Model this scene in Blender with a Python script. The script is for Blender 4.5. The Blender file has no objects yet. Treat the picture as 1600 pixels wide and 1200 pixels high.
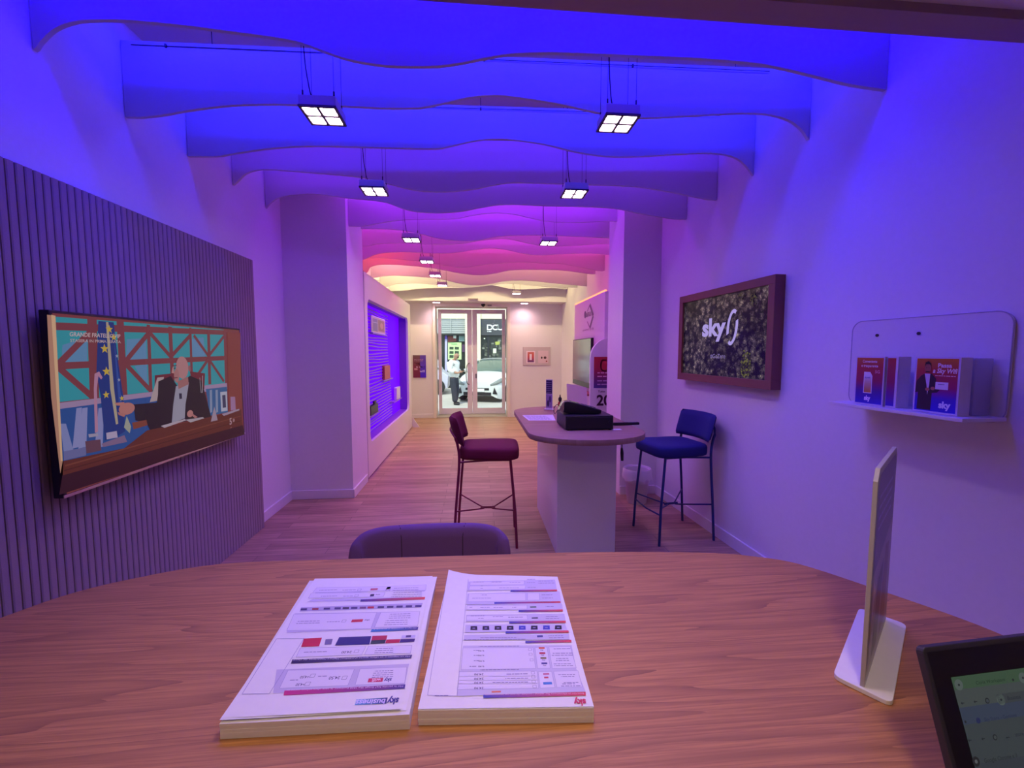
import bpy, bmesh, math, random
from mathutils import Vector, Matrix
random.seed(7)
C = bpy.context.scene.collection
SC = bpy.context.scene
PI = math.pi

# ------------------------------------------------------------ camera
F = 665.0; CH = 1.40
PH = math.atan(50 / F); PS = math.atan(58 / F * math.cos(PH))
FW = Vector((math.sin(PS) * math.cos(PH), math.cos(PS) * math.cos(PH), -math.sin(PH)))
RT = Vector((math.cos(PS), -math.sin(PS), 0)); UP = RT.cross(FW)
CAM = Vector((0, 0, CH))
cd = bpy.data.cameras.new('camera'); cam = bpy.data.objects.new('camera', cd); C.objects.link(cam)
cd.sensor_width = 36; cd.lens = 36 * F / 1600; cd.clip_start = 0.02; cd.clip_end = 200
M = Matrix((RT, UP, -FW)).transposed().to_4x4(); M.translation = CAM
cam.matrix_world = M
SC.camera = cam

# ------------------------------------------------------------ view, world, sun
SC.view_settings.view_transform = 'Standard'; SC.view_settings.look = 'None'
SC.view_settings.exposure = 0.0; SC.view_settings.gamma = 1; SC.view_settings.use_curve_mapping = False
SC.cycles.max_bounces = 8; SC.cycles.diffuse_bounces = 5; SC.cycles.glossy_bounces = 3
SC.cycles.transmission_bounces = 6; SC.cycles.caustics_reflective = False; SC.cycles.caustics_refractive = False
SC.cycles.sample_clamp_indirect = 4
W = bpy.data.worlds.new('world'); SC.world = W; W.use_nodes = True
wn = W.node_tree.nodes; wl = W.node_tree.links
sky = wn.new('ShaderNodeTexSky'); sky.sky_type = 'NISHITA'; sky.sun_elevation = math.radians(52)
sky.sun_rotation = math.radians(160); sky.sun_disc = False
wl.new(sky.outputs[0], wn['Background'].inputs[0]); wn['Background'].inputs[1].default_value = 0.35

def lamp(name, typ, loc, direction, power, color, parent=None, **kw):
    d = bpy.data.lights.new(name, typ); d.energy = power; d.color = color
    for k, v in kw.items(): setattr(d, k, v)
    o = bpy.data.objects.new(name, d); C.objects.link(o)
    o.location = loc
    o.rotation_euler = Vector(direction).to_track_quat('-Z', 'Y').to_euler()
    if parent: 
        o.parent = parent; o.location = Vector(loc) - parent.location
    return o
lamp('sun', 'SUN', (0, 12, 12), (0.35, 0.75, -1.1), 3.8, (1, 0.95, 0.8), angle=0.02)

# lights of the room: LED battens above each wave fin: (colour, watts) by fin; see fins below
BLUE = (0.008, 0.0, 1.0); BLU2 = (0.012, 0.012, 1.0); VIO = (0.16, 0.02, 1.0); VIO2 = (0.34, 0.015, 1.0)
MAG = (0.75, 0.03, 0.9); PNK = (1.0, 0.05, 0.55); RED = (1.0, 0.06, 0.14); YEL = (1.0, 0.78, 0.40); PCH = (1.0, 0.36, 0.38)
FIN_LIGHT = [(BLUE, 40), (BLU2, 25), (BLU2, 22), (VIO, 7.5), (VIO, 10), (VIO2, 16), (VIO2, 12), (MAG, 10), (MAG, 10),
             (PNK, 10), (PNK, 10), (PCH, 16), (YEL, 22), (YEL, 34)]
PENDANT_RADIANCE = 30
PENDANT_SPOT = (13, (1.0, 0.58, 0.86))
NEAR_SPOT = 12
REAR_SPOT = 72
DESK_FILL = 34
ENTRY_SPOT = 22
REAR_LAMP = (3, (1.0, 0.62, 0.36))

# ------------------------------------------------------------ pixel -> place helpers (true distance is always given)
def ray(x, y): return FW + RT * ((x - 800) / F) + UP * ((600 - y) / F)
def hit(x, y, p, n):
    d = ray(x, y); n = Vector(n); t = (Vector(p) - CAM).dot(n) / d.dot(n); return CAM + d * t
def onx(x, y, v): return hit(x, y, (v, 0, 0), (1, 0, 0))
def ony(x, y, v): return hit(x, y, (0, v, 0), (0, 1, 0))
def onz(x, y, v): return hit(x, y, (0, 0, v), (0, 0, 1))
def XR(y): return 1.98 - .05 * y           # the right wall runs very slightly skew
WN = Vector((-1, -.05, 0)).normalized()     # right wall, inward normal
WU = Vector((.05, -1, 0)).normalized()      # right wall, direction towards the camera
def onr(x, y, off=0.0): return hit(x, y, Vector((1.98, 0, 0)) + WN * off, WN)

# ------------------------------------------------------------ materials
def lin(c): return tuple((v / 255 / 12.92 if v / 255 <= .04045 else ((v / 255 + .055) / 1.055) ** 2.4) for v in c)
MATS = {}
def mat(name, col, rough=.6, metal=0, bump=0, bscale=60, emit=None, estr=1, var=0, spec=None, alpha=None, trans=0, sheen=0):
    if name in MATS: return MATS[name]
    m = bpy.data.materials.new(name); m.use_nodes = True; n = m.node_tree.nodes; l = m.node_tree.links
    b = n['Principled BSDF']; b.inputs['Base Color'].default_value = (*col, 1)
    b.inputs['Roughness'].default_value = rough; b.inputs['Metallic'].default_value = metal
    if spec is not None: b.inputs['Specular IOR Level'].default_value = spec
    if trans: b.inputs['Transmission Weight'].default_value = trans
    if sheen: b.inputs['Sheen Weight'].default_value = sheen
    if alpha is not None: b.inputs['Alpha'].default_value = alpha
    tc = n.new('ShaderNodeTexCoord'); nz = n.new('ShaderNodeTexNoise'); nz.inputs['Scale'].default_value = bscale
    nz.inputs['Detail'].default_value = 3; l.new(tc.outputs['Object'], nz.inputs['Vector'])
    v = var or .03
    mx = n.new('ShaderNodeMixRGB'); mx.blend_type = 'MULTIPLY'; mx.inputs[0].default_value = 1
    mr = n.new('ShaderNodeMapRange'); mr.inputs['To Min'].default_value = 1 - v; mr.inputs['To Max'].default_value = 1 + v
    l.new(nz.outputs[0], mr.inputs[0]); mx.inputs[1].default_value = (*col, 1); l.new(mr.outputs[0], mx.inputs[2])
    l.new(mx.outputs[0], b.inputs['Base Color'])
    if bump:
        bp = n.new('ShaderNodeBump'); bp.inputs['Strength'].default_value = bump; bp.inputs['Distance'].default_value = .002
        l.new(nz.outputs[0], bp.inputs['Height']); l.new(bp.outputs[0], b.inputs['Normal'])
    if emit: b.inputs['Emission Color'].default_value = (*emit, 1); b.inputs['Emission Strength'].default_value = estr
    MATS[name] = m; return m

def printmat(name, emissive=False, rough=.5, strength=1.0):
    if name in MATS: return MATS[name]
    m = bpy.data.materials.new(name); m.use_nodes = True; n = m.node_tree.nodes; l = m.node_tree.links
    b = n['Principled BSDF']; a = n.new('ShaderNodeAttribute'); a.attribute_name = 'Col'
    if emissive:
        b.inputs['Base Color'].default_value = (.01, .01, .01, 1); l.new(a.outputs[0], b.inputs['Emission Color'])
        b.inputs['Emission Strength'].default_value = strength; b.inputs['Roughness'].default_value = .25
        b.inputs['Specular IOR Level'].default_value = .15
    else:
        l.new(a.outputs[0], b.inputs['Base Color']); b.inputs['Roughness'].default_value = rough
    MATS[name] = m; return m

WHITE = mat('white_paint', (.80, .80, .80), .7, bump=.15, bscale=40)
FINM = mat('fin_felt', (.55, .55, .56), .85, bump=.1, bscale=200)
CEIL = mat('ceiling_paint', (.62, .60, .60), .8, bump=.1)
LACQ = mat('white_lacquer', (.78, .78, .79), .32)
TRIM = mat('trim_paint', (.80, .79, .80), .45)
BEAM = mat('beam_paint', (.36, .27, .27), .8)
REARC = mat('rear_ceiling_warm_lit', (.85, .80, .70), .8)  # warm lamplight on the rear ceiling is put into this colour
FELT = mat('acoustic_felt', (.33, .27, .27), .95, bump=.3, bscale=400, var=.08)
BLACK = mat('black_plastic', (.012, .012, .014), .4)
BLACKG = mat('black_gloss', (.01, .01, .012), .12)
SILVER = mat('silver_metal', (.6, .6, .6), .3, 1)
ALU = mat('brushed_aluminium', (.50, .49, .50), .45, .6)
GREYF = mat('door_aluminium', (.80, .78, .84), .5, .2)
REDV = mat('crimson_velvet', (.15, .003, .028), .85, bump=.3, bscale=500, sheen=0)
REDM = mat('crimson_metal', (.22, .012, .05), .4)
BLUV = mat('blue_velvet', (.008, .014, .15), .85, bump=.3, bscale=500, sheen=0)
BLUM = mat('navy_metal', (.012, .03, .16), .4)
PURV = mat('plum_fabric', (.16, .07, .24), .9, bump=.4, bscale=500)
WOODF = mat('walnut_frame', (.24, .09, .06), .5, bump=.1)
EDGE = mat('table_edge_wood', (.42, .26, .20), .5)
PAPER = mat('paper_edge', (.76, .74, .72), .8)
ACRY = mat('frosted_acrylic', (.74, .74, .76), .25)
WIRE = mat('wire_black', (.02, .02, .02), .5)
LENS = mat('pendant_lens', (1, 1, 1), .5, emit=(1, .70, .92), estr=PENDANT_RADIANCE)
LAMPB = mat('pendant_housing', (.35, .33, .33), .5)
BIN = mat('bin_plastic', (.7, .68, .7), .5)
BAG = mat('bin_bag', (.85, .84, .86), .35, alpha=.75)
SKIN = mat('skin', (.45, .25, .17), .6)
SHIRT = mat('white_shirt', (.80, .82, .80), .9, bump=.4, bscale=14)
TROU = mat('dark_trousers', (.03, .035, .05), .9)
SHOE = mat('dark_shoes', (.015, .015, .02), .5)
CARW = mat('car_paint', (.62, .65, .64), .25)
CARG = mat('car_glass', (.10, .15, .13), .08)
TYRE = mat('tyre', (.02, .02, .02), .8)
GLASSD = mat('dark_glass', (.03, .035, .035), .15)
STREET = mat('street_stone', (.50, .48, .44), .9, var=.15, bscale=3)
CREAM = mat('facade_cream', (.78, .74, .55), .9, var=.06, bscale=4)
GREYP = mat('facade_grey', (.42, .45, .44), .7)
DARKP = mat('facade_dark', (.06, .065, .075), .6)

def glass_mat():
    m = bpy.data.materials.new('door_glass'); m.use_nodes = True; n = m.node_tree.nodes; l = m.node_tree.links
    for x in list(n): n.remove(x)
    o = n.new('ShaderNodeOutputMaterial'); t = n.new('ShaderNodeBsdfTransparent'); g = n.new('ShaderNodeBsdfGlossy')
    t.inputs[0].default_value = (.93, .97, .94, 1); g.inputs['Roughness'].default_value = .02
    f = n.new('ShaderNodeFresnel'); f.inputs[0].default_value = 1.35; mx = n.new('ShaderNodeMixShader')
    l.new(f.outputs[0], mx.inputs[0]); l.new(t.outputs[0], mx.inputs[1]); l.new(g.outputs[0], mx.inputs[2]); l.new(mx.outputs[0], o.inputs[0])
    return m
GLASS = glass_mat()

def wood(name, c1, c2, c3, sx, sy, rings, fib, rough, bump=.15):
    m = bpy.data.materials.new(name); m.use_nodes = True; n = m.node_tree.nodes; l = m.node_tree.links
    b = n['Principled BSDF']; b.inputs['Roughness'].default_value = rough
    tc = n.new('ShaderNodeTexCoord'); mp = n.new('ShaderNodeMapping'); mp.inputs['Scale'].default_value = (sx, sy, 1)
    l.new(tc.outputs['Object'], mp.inputs[0])
    nz = n.new('ShaderNodeTexNoise'); nz.inputs['Scale'].default_value = 1; nz.inputs['Detail'].default_value = 3; nz.inputs['Roughness'].default_value = .35
    l.new(mp.outputs[0], nz.inputs['Vector'])
    mu = n.new('ShaderNodeMath'); mu.operation = 'MULTIPLY'; mu.inputs[1].default_value = rings; l.new(nz.outputs[0], mu.inputs[0])
    fr = n.new('ShaderNodeMath'); fr.operation = 'FRACT'; l.new(mu.outputs[0], fr.inputs[0])
    pw = n.new('ShaderNodeMath'); pw.operation = 'POWER'; pw.inputs[1].default_value = 4; l.new(fr.outputs[0], pw.inputs[0])
    mp2 = n.new('ShaderNodeMapping'); mp2.inputs['Scale'].default_value = (fib * .03, fib, 1); l.new(tc.outputs['Object'], mp2.inputs[0]); mp2.inputs['Scale'].default_value = (fib * .022, fib, 1)
    n2 = n.new('ShaderNodeTexNoise'); n2.inputs['Scale'].default_value = 1; n2.inputs['Detail'].default_value = 4; n2.inputs['Roughness'].default_value = .7
    l.new(mp2.outputs[0], n2.inputs['Vector'])
    r1 = n.new('ShaderNodeValToRGB'); r1.color_ramp.elements[0].color = (*c1, 1); r1.color_ramp.elements[1].color = (*c2, 1)
    r1.color_ramp.elements[0].position = .36; r1.color_ramp.elements[1].position = .64
    l.new(n2.outputs[0], r1.inputs[0])
    mx = n.new('ShaderNodeMixRGB'); mx.inputs[2].default_value = (*c3, 1)
    ms = n.new('ShaderNodeMath'); ms.operation = 'MULTIPLY'; ms.inputs[1].default_value = .75; l.new(pw.outputs[0], ms.inputs[0])
    m3 = n.new('ShaderNodeMath'); m3.operation = 'MULTIPLY'; l.new(ms.outputs[0], m3.inputs[0])
    rr = n.new('ShaderNodeMapRange'); rr.inputs['From Min'].default_value = .35; rr.inputs['From Max'].default_value = .6
    l.new(n2.outputs[0], rr.inputs[0]); l.new(rr.outputs[0], m3.inputs[1])
    l.new(m3.outputs[0], mx.inputs[0]); l.new(r1.outputs[0], mx.inputs[1]); l.new(mx.outputs[0], b.inputs['Base Color'])
    bp = n.new('ShaderNodeBump'); bp.inputs['Strength'].default_value = bump; bp.inputs['Distance'].default_value = .001
    l.new(n2.outputs[0], bp.inputs['Height']); l.new(bp.outputs[0], b.inputs['Normal'])
    return m
OAK = wood('desk_oak', (.36, .155, .048), (.55, .255, .08), (.15, .052, .022), .55, 9.0, 15, 230, .5)
TTOP = wood('table_veneer', (.30, .18, .12), (.38, .23, .16), (.24, .14, .09), 1.2, 8, 5, 120, .5)

def floor_mat():
    m = bpy.data.materials.new('plank_floor'); m.use_nodes = True; n = m.node_tree.nodes; l = m.node_tree.links
    b = n['Principled BSDF']; b.inputs['Roughness'].default_value = .42
    tc = n.new('ShaderNodeTexCoord')
    br = n.new('ShaderNodeTexBrick'); br.inputs['Scale'].default_value = 1; br.inputs['Brick Width'].default_value = 1.2
    br.inputs['Row Height'].default_value = .095; br.inputs['Mortar Size'].default_value = .0015; br.offset = .37; br.inputs['Bias'].default_value = 0
    br.inputs['Color1'].default_value = (.35, .21, .13, 1); br.inputs['Color2'].default_value = (.50, .32, .20, 1)
    br.inputs['Mortar'].default_value = (.16, .09, .06, 1); l.new(tc.outputs['Object'], br.inputs['Vector'])
    mp = n.new('ShaderNodeMapping'); mp.inputs['Scale'].default_value = (2.2, 42, 1); l.new(tc.outputs['Object'], mp.inputs[0])
    nz = n.new('ShaderNodeTexNoise'); nz.inputs['Scale'].default_value = 1; nz.inputs['Detail'].default_value = 5; nz.inputs['Roughness'].default_value = .65
    l.new(mp.outputs[0], nz.inputs['Vector'])
    mr = n.new('ShaderNodeMapRange'); mr.inputs['From Min'].default_value = .3; mr.inputs['From Max'].default_value = .7
    mr.inputs['To Min'].default_value = .62; mr.inputs['To Max'].default_value = 1.3; l.new(nz.outputs[0], mr.inputs[0])
    mx = n.new('ShaderNodeMixRGB'); mx.blend_type = 'MULTIPLY'; mx.inputs[0].default_value = 1
    l.new(br.outputs[0], mx.inputs[1]); l.new(mr.outputs[0], mx.inputs[2]); l.new(mx.outputs[0], b.inputs['Base Color'])
    return m
FLOORM = floor_mat()

# ------------------------------------------------------------ mesh helpers
def tag(o, label=None, cat=None, group=None, kind=None):
    if label: o['label'] = label
    if cat: o['category'] = cat
    if group: o['group'] = group
    if kind: o['kind'] = kind
    return o
def thing(name, loc, label, cat, rz=0, group=None):
    o = bpy.data.objects.new(name, None); C.objects.link(o); o.location = loc; o.rotation_euler = (0, 0, rz)
    o.empty_display_size = .1
    return tag(o, label, cat, group)
class MB:
    def __init__(s): s.bm = bmesh.new()
    def _add(s, t, mtx=None):
        if mtx is not None: bmesh.ops.transform(t, matrix=mtx, verts=t.verts)
        me = bpy.data.meshes.new('tmp'); t.to_mesh(me); t.free(); s.bm.from_mesh(me); bpy.data.meshes.remove(me)
    def box(s, x0, x1, y0, y1, z0, z1, bev=0, seg=2, rz=0, rot=None):
        t = bmesh.new(); bmesh.ops.create_cube(t, size=1)
        bmesh.ops.scale(t, vec=(x1 - x0, y1 - y0, z1 - z0), verts=t.verts)
        if bev: bmesh.ops.bevel(t, geom=t.edges[:], offset=bev, segments=seg, affect='EDGES', profile=.5)
        R = rot if rot is not None else Matrix.Rotation(rz, 4, 'Z')
        s._add(t, Matrix.Translation(((x0 + x1) / 2, (y0 + y1) / 2, (z0 + z1) / 2)) @ R); return s
    def prism(s, pts, z0, z1, bev=0, mtx=None, seg=2):
        t = bmesh.new(); vs = [t.verts.new((p[0], p[1], z0)) for p in pts]; f = t.faces.new(vs)
        r = bmesh.ops.extrude_face_region(t, geom=[f]); nv = [v for v in r['geom'] if isinstance(v, bmesh.types.BMVert)]
        bmesh.ops.translate(t, vec=(0, 0, z1 - z0), verts=nv)
        bmesh.ops.recalc_face_normals(t, faces=t.faces[:])
        if bev:
            es = [e for e in t.edges if abs(e.verts[0].co.z - e.verts[1].co.z) < 1e-6]
            bmesh.ops.bevel(t, geom=es, offset=bev, segments=seg, affect='EDGES', profile=.5)
        s._add(t, mtx); return s
    def tube(s, pts, r, seg=10, closed=False):
        pts = [Vector(p) for p in pts]; n = len(pts); t = bmesh.new(); rings = []
        rr = r if isinstance(r, (list, tuple)) else [r] * n
        prev = None
        for i, p in enumerate(pts):
            if closed: d = pts[(i + 1) % n] - pts[i - 1]
            else: d = (pts[min(i + 1, n - 1)] - pts[max(i - 1, 0)])
            d.normalize()
            if prev is None: u = d.orthogonal().normalized()
            else: u = (prev - d * prev.dot(d)).normalized()
            prev = u; v = d.cross(u)
            rings.append([t.verts.new(p + (u * math.cos(a) + v * math.sin(a)) * rr[i]) for a in [2 * PI * k / seg for k in range(seg)]])
        m = n if closed else n - 1
        for i in range(m):
            A, B = rings[i], rings[(i + 1) % n]
            for k in range(seg): t.faces.new((A[k], A[(k + 1) % seg], B[(k + 1) % seg], B[k]))
        if not closed: t.faces.new(rings[0][::-1]); t.faces.new(rings[-1])
        s._add(t); return s
    def lathe(s, prof, c=(0, 0, 0), seg=28, mtx=None, cap=True):
        t = bmesh.new(); rings = []
        for (r, z) in prof: rings.append([t.verts.new((c[0] + r * math.cos(2 * PI * k / seg), c[1] + r * math.sin(2 * PI * k / seg), c[2] + z)) for k in range(seg)])
        for A, B in zip(rings, rings[1:]):
            for k in range(seg): t.faces.new((A[k], A[(k + 1) % seg], B[(k + 1) % seg], B[k]))
        if cap: t.faces.new(rings[0][::-1]); t.faces.new(rings[-1])
        s._add(t, mtx); return s
    def grid(s, rows, closeu=False, thick=0):
        t = bmesh.new(); V = [[t.verts.new(p) for p in r] for r in rows]
        for A, B in zip(V, V[1:]):
            n = len(A)
            for k in range(n if closeu else n - 1): t.faces.new((A[k], A[(k + 1) % n], B[(k + 1) % n], B[k]))
        if thick: bmesh.ops.solidify(t, geom=t.faces[:], thickness=thick)
        s._add(t); return s
    def build(s, name, m, parent=None, smooth=None, world=False, kind=None, loc=None):
        bmesh.ops.recalc_face_normals(s.bm, faces=s.bm.faces[:])
        me = bpy.data.meshes.new(name)
        off = Vector((0, 0, 0))
        if parent is not None and world:
            p = parent
            while p is not None: off += p.location; p = p.parent
        if parent is None and loc is None:
            # put the origin at the base centre of the mesh
            xs = [v.co for v in s.bm.verts]
            off = Vector(((min(v.x for v in xs) + max(v.x for v in xs)) / 2, (min(v.y for v in xs) + max(v.y for v in xs)) / 2, min(v.z for v in xs)))
        if world or parent is None: bmesh.ops.translate(s.bm, vec=-off, verts=s.bm.verts)
        s.bm.to_mesh(me); s.bm.free(); me.materials.append(m)
        if smooth is not None:
            for p in me.polygons: p.use_smooth = True
            try: me.set_sharp_from_angle(angle=math.radians(smooth))
            except Exception: pass
        o = bpy.data.objects.new(name, me); C.objects.link(o)
        if parent is not None: o.parent = parent
        else: o.location = off
        if kind: o['kind'] = kind
        return o
def struct(name, mb, m, smooth=None):
    return mb.build(name, m, kind='structure', smooth=smooth)
def catmull(pts, n=8):
    P = [Vector(p) for p in pts]; P = [P[0] * 2 - P[1]] + P + [P[-1] * 2 - P[-2]]; out = []
    for i in range(1, len(P) - 2):
        for k in range(n):
            t = k / n; a, b, c, d = P[i - 1:i + 3]
            out.append(.5 * ((2 * b) + (c - a) * t + (2 * a - 5 * b + 4 * c - d) * t * t + (3 * b - a - 3 * c + d) * t ** 3))
    out.append(P[-2]); return out
def copy_tree(o, parent=None):
    c = o.copy(); C.objects.link(c)
    if parent is not None: c.parent = parent
    for ch in list(o.children): copy_tree(ch, c)
    return c
def rrect(x0, y0, x1, y1, r, n=6):
    out = []
    for cx, cy, a0 in ((x1 - r, y1 - r, 0), (x0 + r, y1 - r, PI / 2), (x0 + r, y0 + r, PI), (x1 - r, y0 + r, 1.5 * PI)):
        for k in range(n + 1): a = a0 + PI / 2 * k / n; out.append((cx + r * math.cos(a), cy + r * math.sin(a)))
    return out

# ------------------------------------------------------------ flat printing (pictures, lettering) on a plane
TXT = {}
def textmesh(s, bold):
    k = (s, bold)
    if k in TXT: return TXT[k]
    cu = bpy.data.curves.new('t', 'FONT'); cu.body = s; cu.size = 1; cu.offset = bold; cu.resolution_u = 3
    cu.align_x = 'LEFT'; o = bpy.data.objects.new('t', cu); C.objects.link(o)
    dg = bpy.context.evaluated_depsgraph_get(); me = bpy.data.meshes.new_from_object(o.evaluated_get(dg))
    v = [tuple(x.co[:2]) for x in me.vertices]; f = [tuple(p.vertices) for p in me.polygons]
    bpy.data.objects.remove(o); bpy.data.curves.remove(cu); bpy.data.meshes.remove(me)
    TXT[k] = (v, f); return TXT[k]
class Print:
    def __init__(s, O, U, V, eps=.0005, zoom=None):
        s.O = Vector(O); s.U = Vector(U).normalized(); s.V = Vector(V).normalized(); s.N = s.U.cross(s.V); s.eps = eps; s.zoom = zoom
        s.v = []; s.f = []; s.c = []; s.L = 0
    def px(s, x, y):
        if s.zoom: x, y = s.zoom[1] + x / s.zoom[0], s.zoom[2] + y / s.zoom[0]
        p = hit(x, y, s.O, s.N) - s.O; return (p.dot(s.U), p.dot(s.V))
    def poly(s, pts, col, layer=None, cols=None):
        if layer is None: s.L += 1; layer = s.L
        b = len(s.v); s.v += [s.O + s.U * p[0] + s.V * p[1] + s.N * s.eps * layer for p in pts]
        s.f.append(tuple(range(b, b + len(pts)))); s.c.append([lin(c) for c in cols] if cols else [lin(col)] * len(pts))
    def pp(s, pts, col, layer=None): s.poly([s.px(*p) for p in pts], col, layer)
    def rect(s, x0, y0, x1, y1, col, layer=None): s.poly([(x0, y0), (x1, y0), (x1, y1), (x0, y1)], col, layer)
    def line(s, a, b, w, col, layer=None):
        a = Vector(a); b = Vector(b); n = (b - a); n = Vector((-n.y, n.x)).normalized() * w / 2
        s.poly([a - n, b - n, b + n, a + n], col, layer)
    def pline(s, a, b, w, col, layer=None): s.line(s.px(*a), s.px(*b), w, col, layer)
    def frame(s, x0, y0, x1, y1, w, col, layer=None):
        for a, b in (((x0, y0), (x1, y0)), ((x1, y0), (x1, y1)), ((x1, y1), (x0, y1)), ((x0, y1), (x0, y0))): s.line(a, b, w, col, layer or 3)
    def ell(s, cx, cy, rx, ry, col, layer=None, n=20, a0=0):
        s.poly([(cx + rx * math.cos(2 * PI * k / n + a0), cy + ry * math.sin(2 * PI * k / n + a0)) for k in range(n)], col, layer)
    def star(s, cx, cy, r, col):
        s.poly([(cx + (r if k % 2 == 0 else r * .42) * math.sin(PI * k / 5), cy + (r if k % 2 == 0 else r * .42) * math.cos(PI * k / 5)) for k in range(10)], col)
    def grad(s, x0, y0, x1, y1, stops, layer=None, horiz=False):
        if layer is None: s.L += 1; layer = s.L
        for (t0, c0), (t1, c1) in zip(stops, stops[1:]):
            if horiz: q = [(x0 + (x1 - x0) * t, y) for t, y in ((t0, y0), (t1, y0), (t1, y1), (t0, y1))]; cc = [c0, c1, c1, c0]
            else: q = [(x, y0 + (y1 - y0) * t) for x, t in ((x0, t0), (x1, t0), (x1, t1), (x0, t1))]; cc = [c0, c0, c1, c1]
            s.poly(q, None, layer, cc)
    def text(s, txt, x, y, h, col, w=None, bold=.015, align='c', shear=0, layer=None):
        if layer is None: s.L += 1; layer = s.L
        v, f = textmesh(txt, bold)
        if not v: return
        x0 = min(p[0] for p in v); x1 = max(p[0] for p in v); k = h / .7; kx = k if w is None else w / (x1 - x0)
        W_ = (x1 - x0) * kx; ox = x - (W_ / 2 if align == 'c' else 0)
        b = len(s.v)
        s.v += [s.O + s.U * (ox + (p[0] - x0) * kx + shear * p[1] * k) + s.V * (y + p[1] * k) + s.N * s.eps * layer for p in v]
        for q in f: s.f.append(tuple(b + i for i in q)); s.c.append([lin(col)] * len(q))
    def dashes(s, x0, x1, y, h, col, layer=2):      # a line of print too small to read
        x = x0
        while x < x1:
            w = random.uniform(2, 6) * h; s.rect(x, y, min(x + w, x1), y + h, col, layer); x += w + h * .8
    def build(s, name, m, parent=None):
        off = Vector((0, 0, 0)); p = parent
        while p is not None: off += p.location; p = p.parent
        me = bpy.data.meshes.new(name); me.from_pydata([tuple(v - off) for v in s.v], [], s.f)
        a = me.color_attributes.new('Col', 'FLOAT_COLOR', 'CORNER'); i = 0
        for q in s.c:
            for c in q: a.data[i].color = (*c, 1); i += 1
        me.materials.append(m); o = bpy.data.objects.new(name, me); C.objects.link(o)
        if parent is not None: o.parent = parent
        return o
PRINT = printmat('printed_paper'); GLOSSP = printmat('printed_gloss', rough=.3); SCREEN = printmat('lit_screen', True)

# ============================================================ THE ROOM
b = MB().box(-2.3, 2.6, -1.9, 9.55, -.1, 0); struct('floor', b, FLOORM)
b = MB().box(-2.0, -1.75, -1.9, 4.13, 0, 3.2); struct('wall_left', b, WHITE)
b = MB().box(-2.0, -1.175, 4.13, 4.70, 0, 3.2); b.box(-2.0, -1.65, 4.70, 9.1, 0, 3.2); struct('wall_left_far', b, WHITE)
b = MB().prism([(XR(-1.9), -1.9), (2.5, -1.9), (2.5, 4.0), (XR(4.0), 4.0)], 0, 3.2); struct('wall_right', b, WHITE)
b = MB().box(1.41, 2.5, 4.0, 4.45, 0, 3.2); b.box(1.87, 2.5, 4.45, 9.1, 0, 3.2); struct('wall_right_far', b, WHITE)
b = MB().box(-2.3, 2.6, -2.1, -1.9, 0, 3.2); struct('wall_back', b, WHITE)
b = MB().box(-2.3, 2.6, 1.36, 8.7, 3.05, 3.2); struct('ceiling', b, CEIL)
b = MB().box(-2.3, 2.6, -2.1, 1.27, 2.465, 3.2); struct('ceiling_rear', b, REARC)
b = MB().box(-2.3, 2.6, 1.27, 1.36, 2.437, 3.2); struct('trim_1', b, BEAM)
b = MB().box(-2.3, 2.6, 8.7, 9.7, 2.42, 3.2); struct('ceiling_front', b, WHITE)
# street-side wall with the recessed doorway
b = MB().box(-2.3, -.88, 9.1, 9.7, 0, 2.42).box(.75, 2.6, 9.1, 9.7, 0, 2.42); struct('wall_front', b, WHITE)
b = MB().box(-.88, -.82, 9.06, 9.5, 0, 2.42, .004).box(.69, .75, 9.06, 9.5, 0, 2.42, .004).box(-.82, .69, 9.06, 9.5, 2.35, 2.42, .004)
struct('trim_2', b, mat('door_casing', (.82, .80, .70), .5))
b = MB().box(-.82, .69, 9.1, 9.72, 0, .015, .003); struct('trim_3', b, mat('threshold_stone', (.45, .45, .38), .5))
# skirting boards
b = MB().box(-1.75, -1.175, 4.115, 4.13, 0, .085, .003).box(-1.175, -1.16, 4.115, 4.64, 0, .085, .003); struct('baseboard_left', b, TRIM)
b = MB().box(-1.75, -1.735, 3.52, 4.115, 0, .085, .003); struct('baseboard_left_near', b, TRIM)
b = MB().prism([(XR(.2) - .014, .2), (XR(.2), .2), (XR(3.985), 3.985), (XR(3.985) - .014, 3.985)], 0, .085)
struct('baseboard_right', b, TRIM)
b = MB().box(1.41, 1.765, 3.985, 4.0, 0, .085, .003); struct('baseboard_pillar', b, TRIM)
b = MB().box(-1.64, -.885, 9.088, 9.1, 0, .085, .003).box(.755, 1.86, 9.088, 9.1, 0, .085, .003); struct('baseboard_front', b, TRIM)

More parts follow.
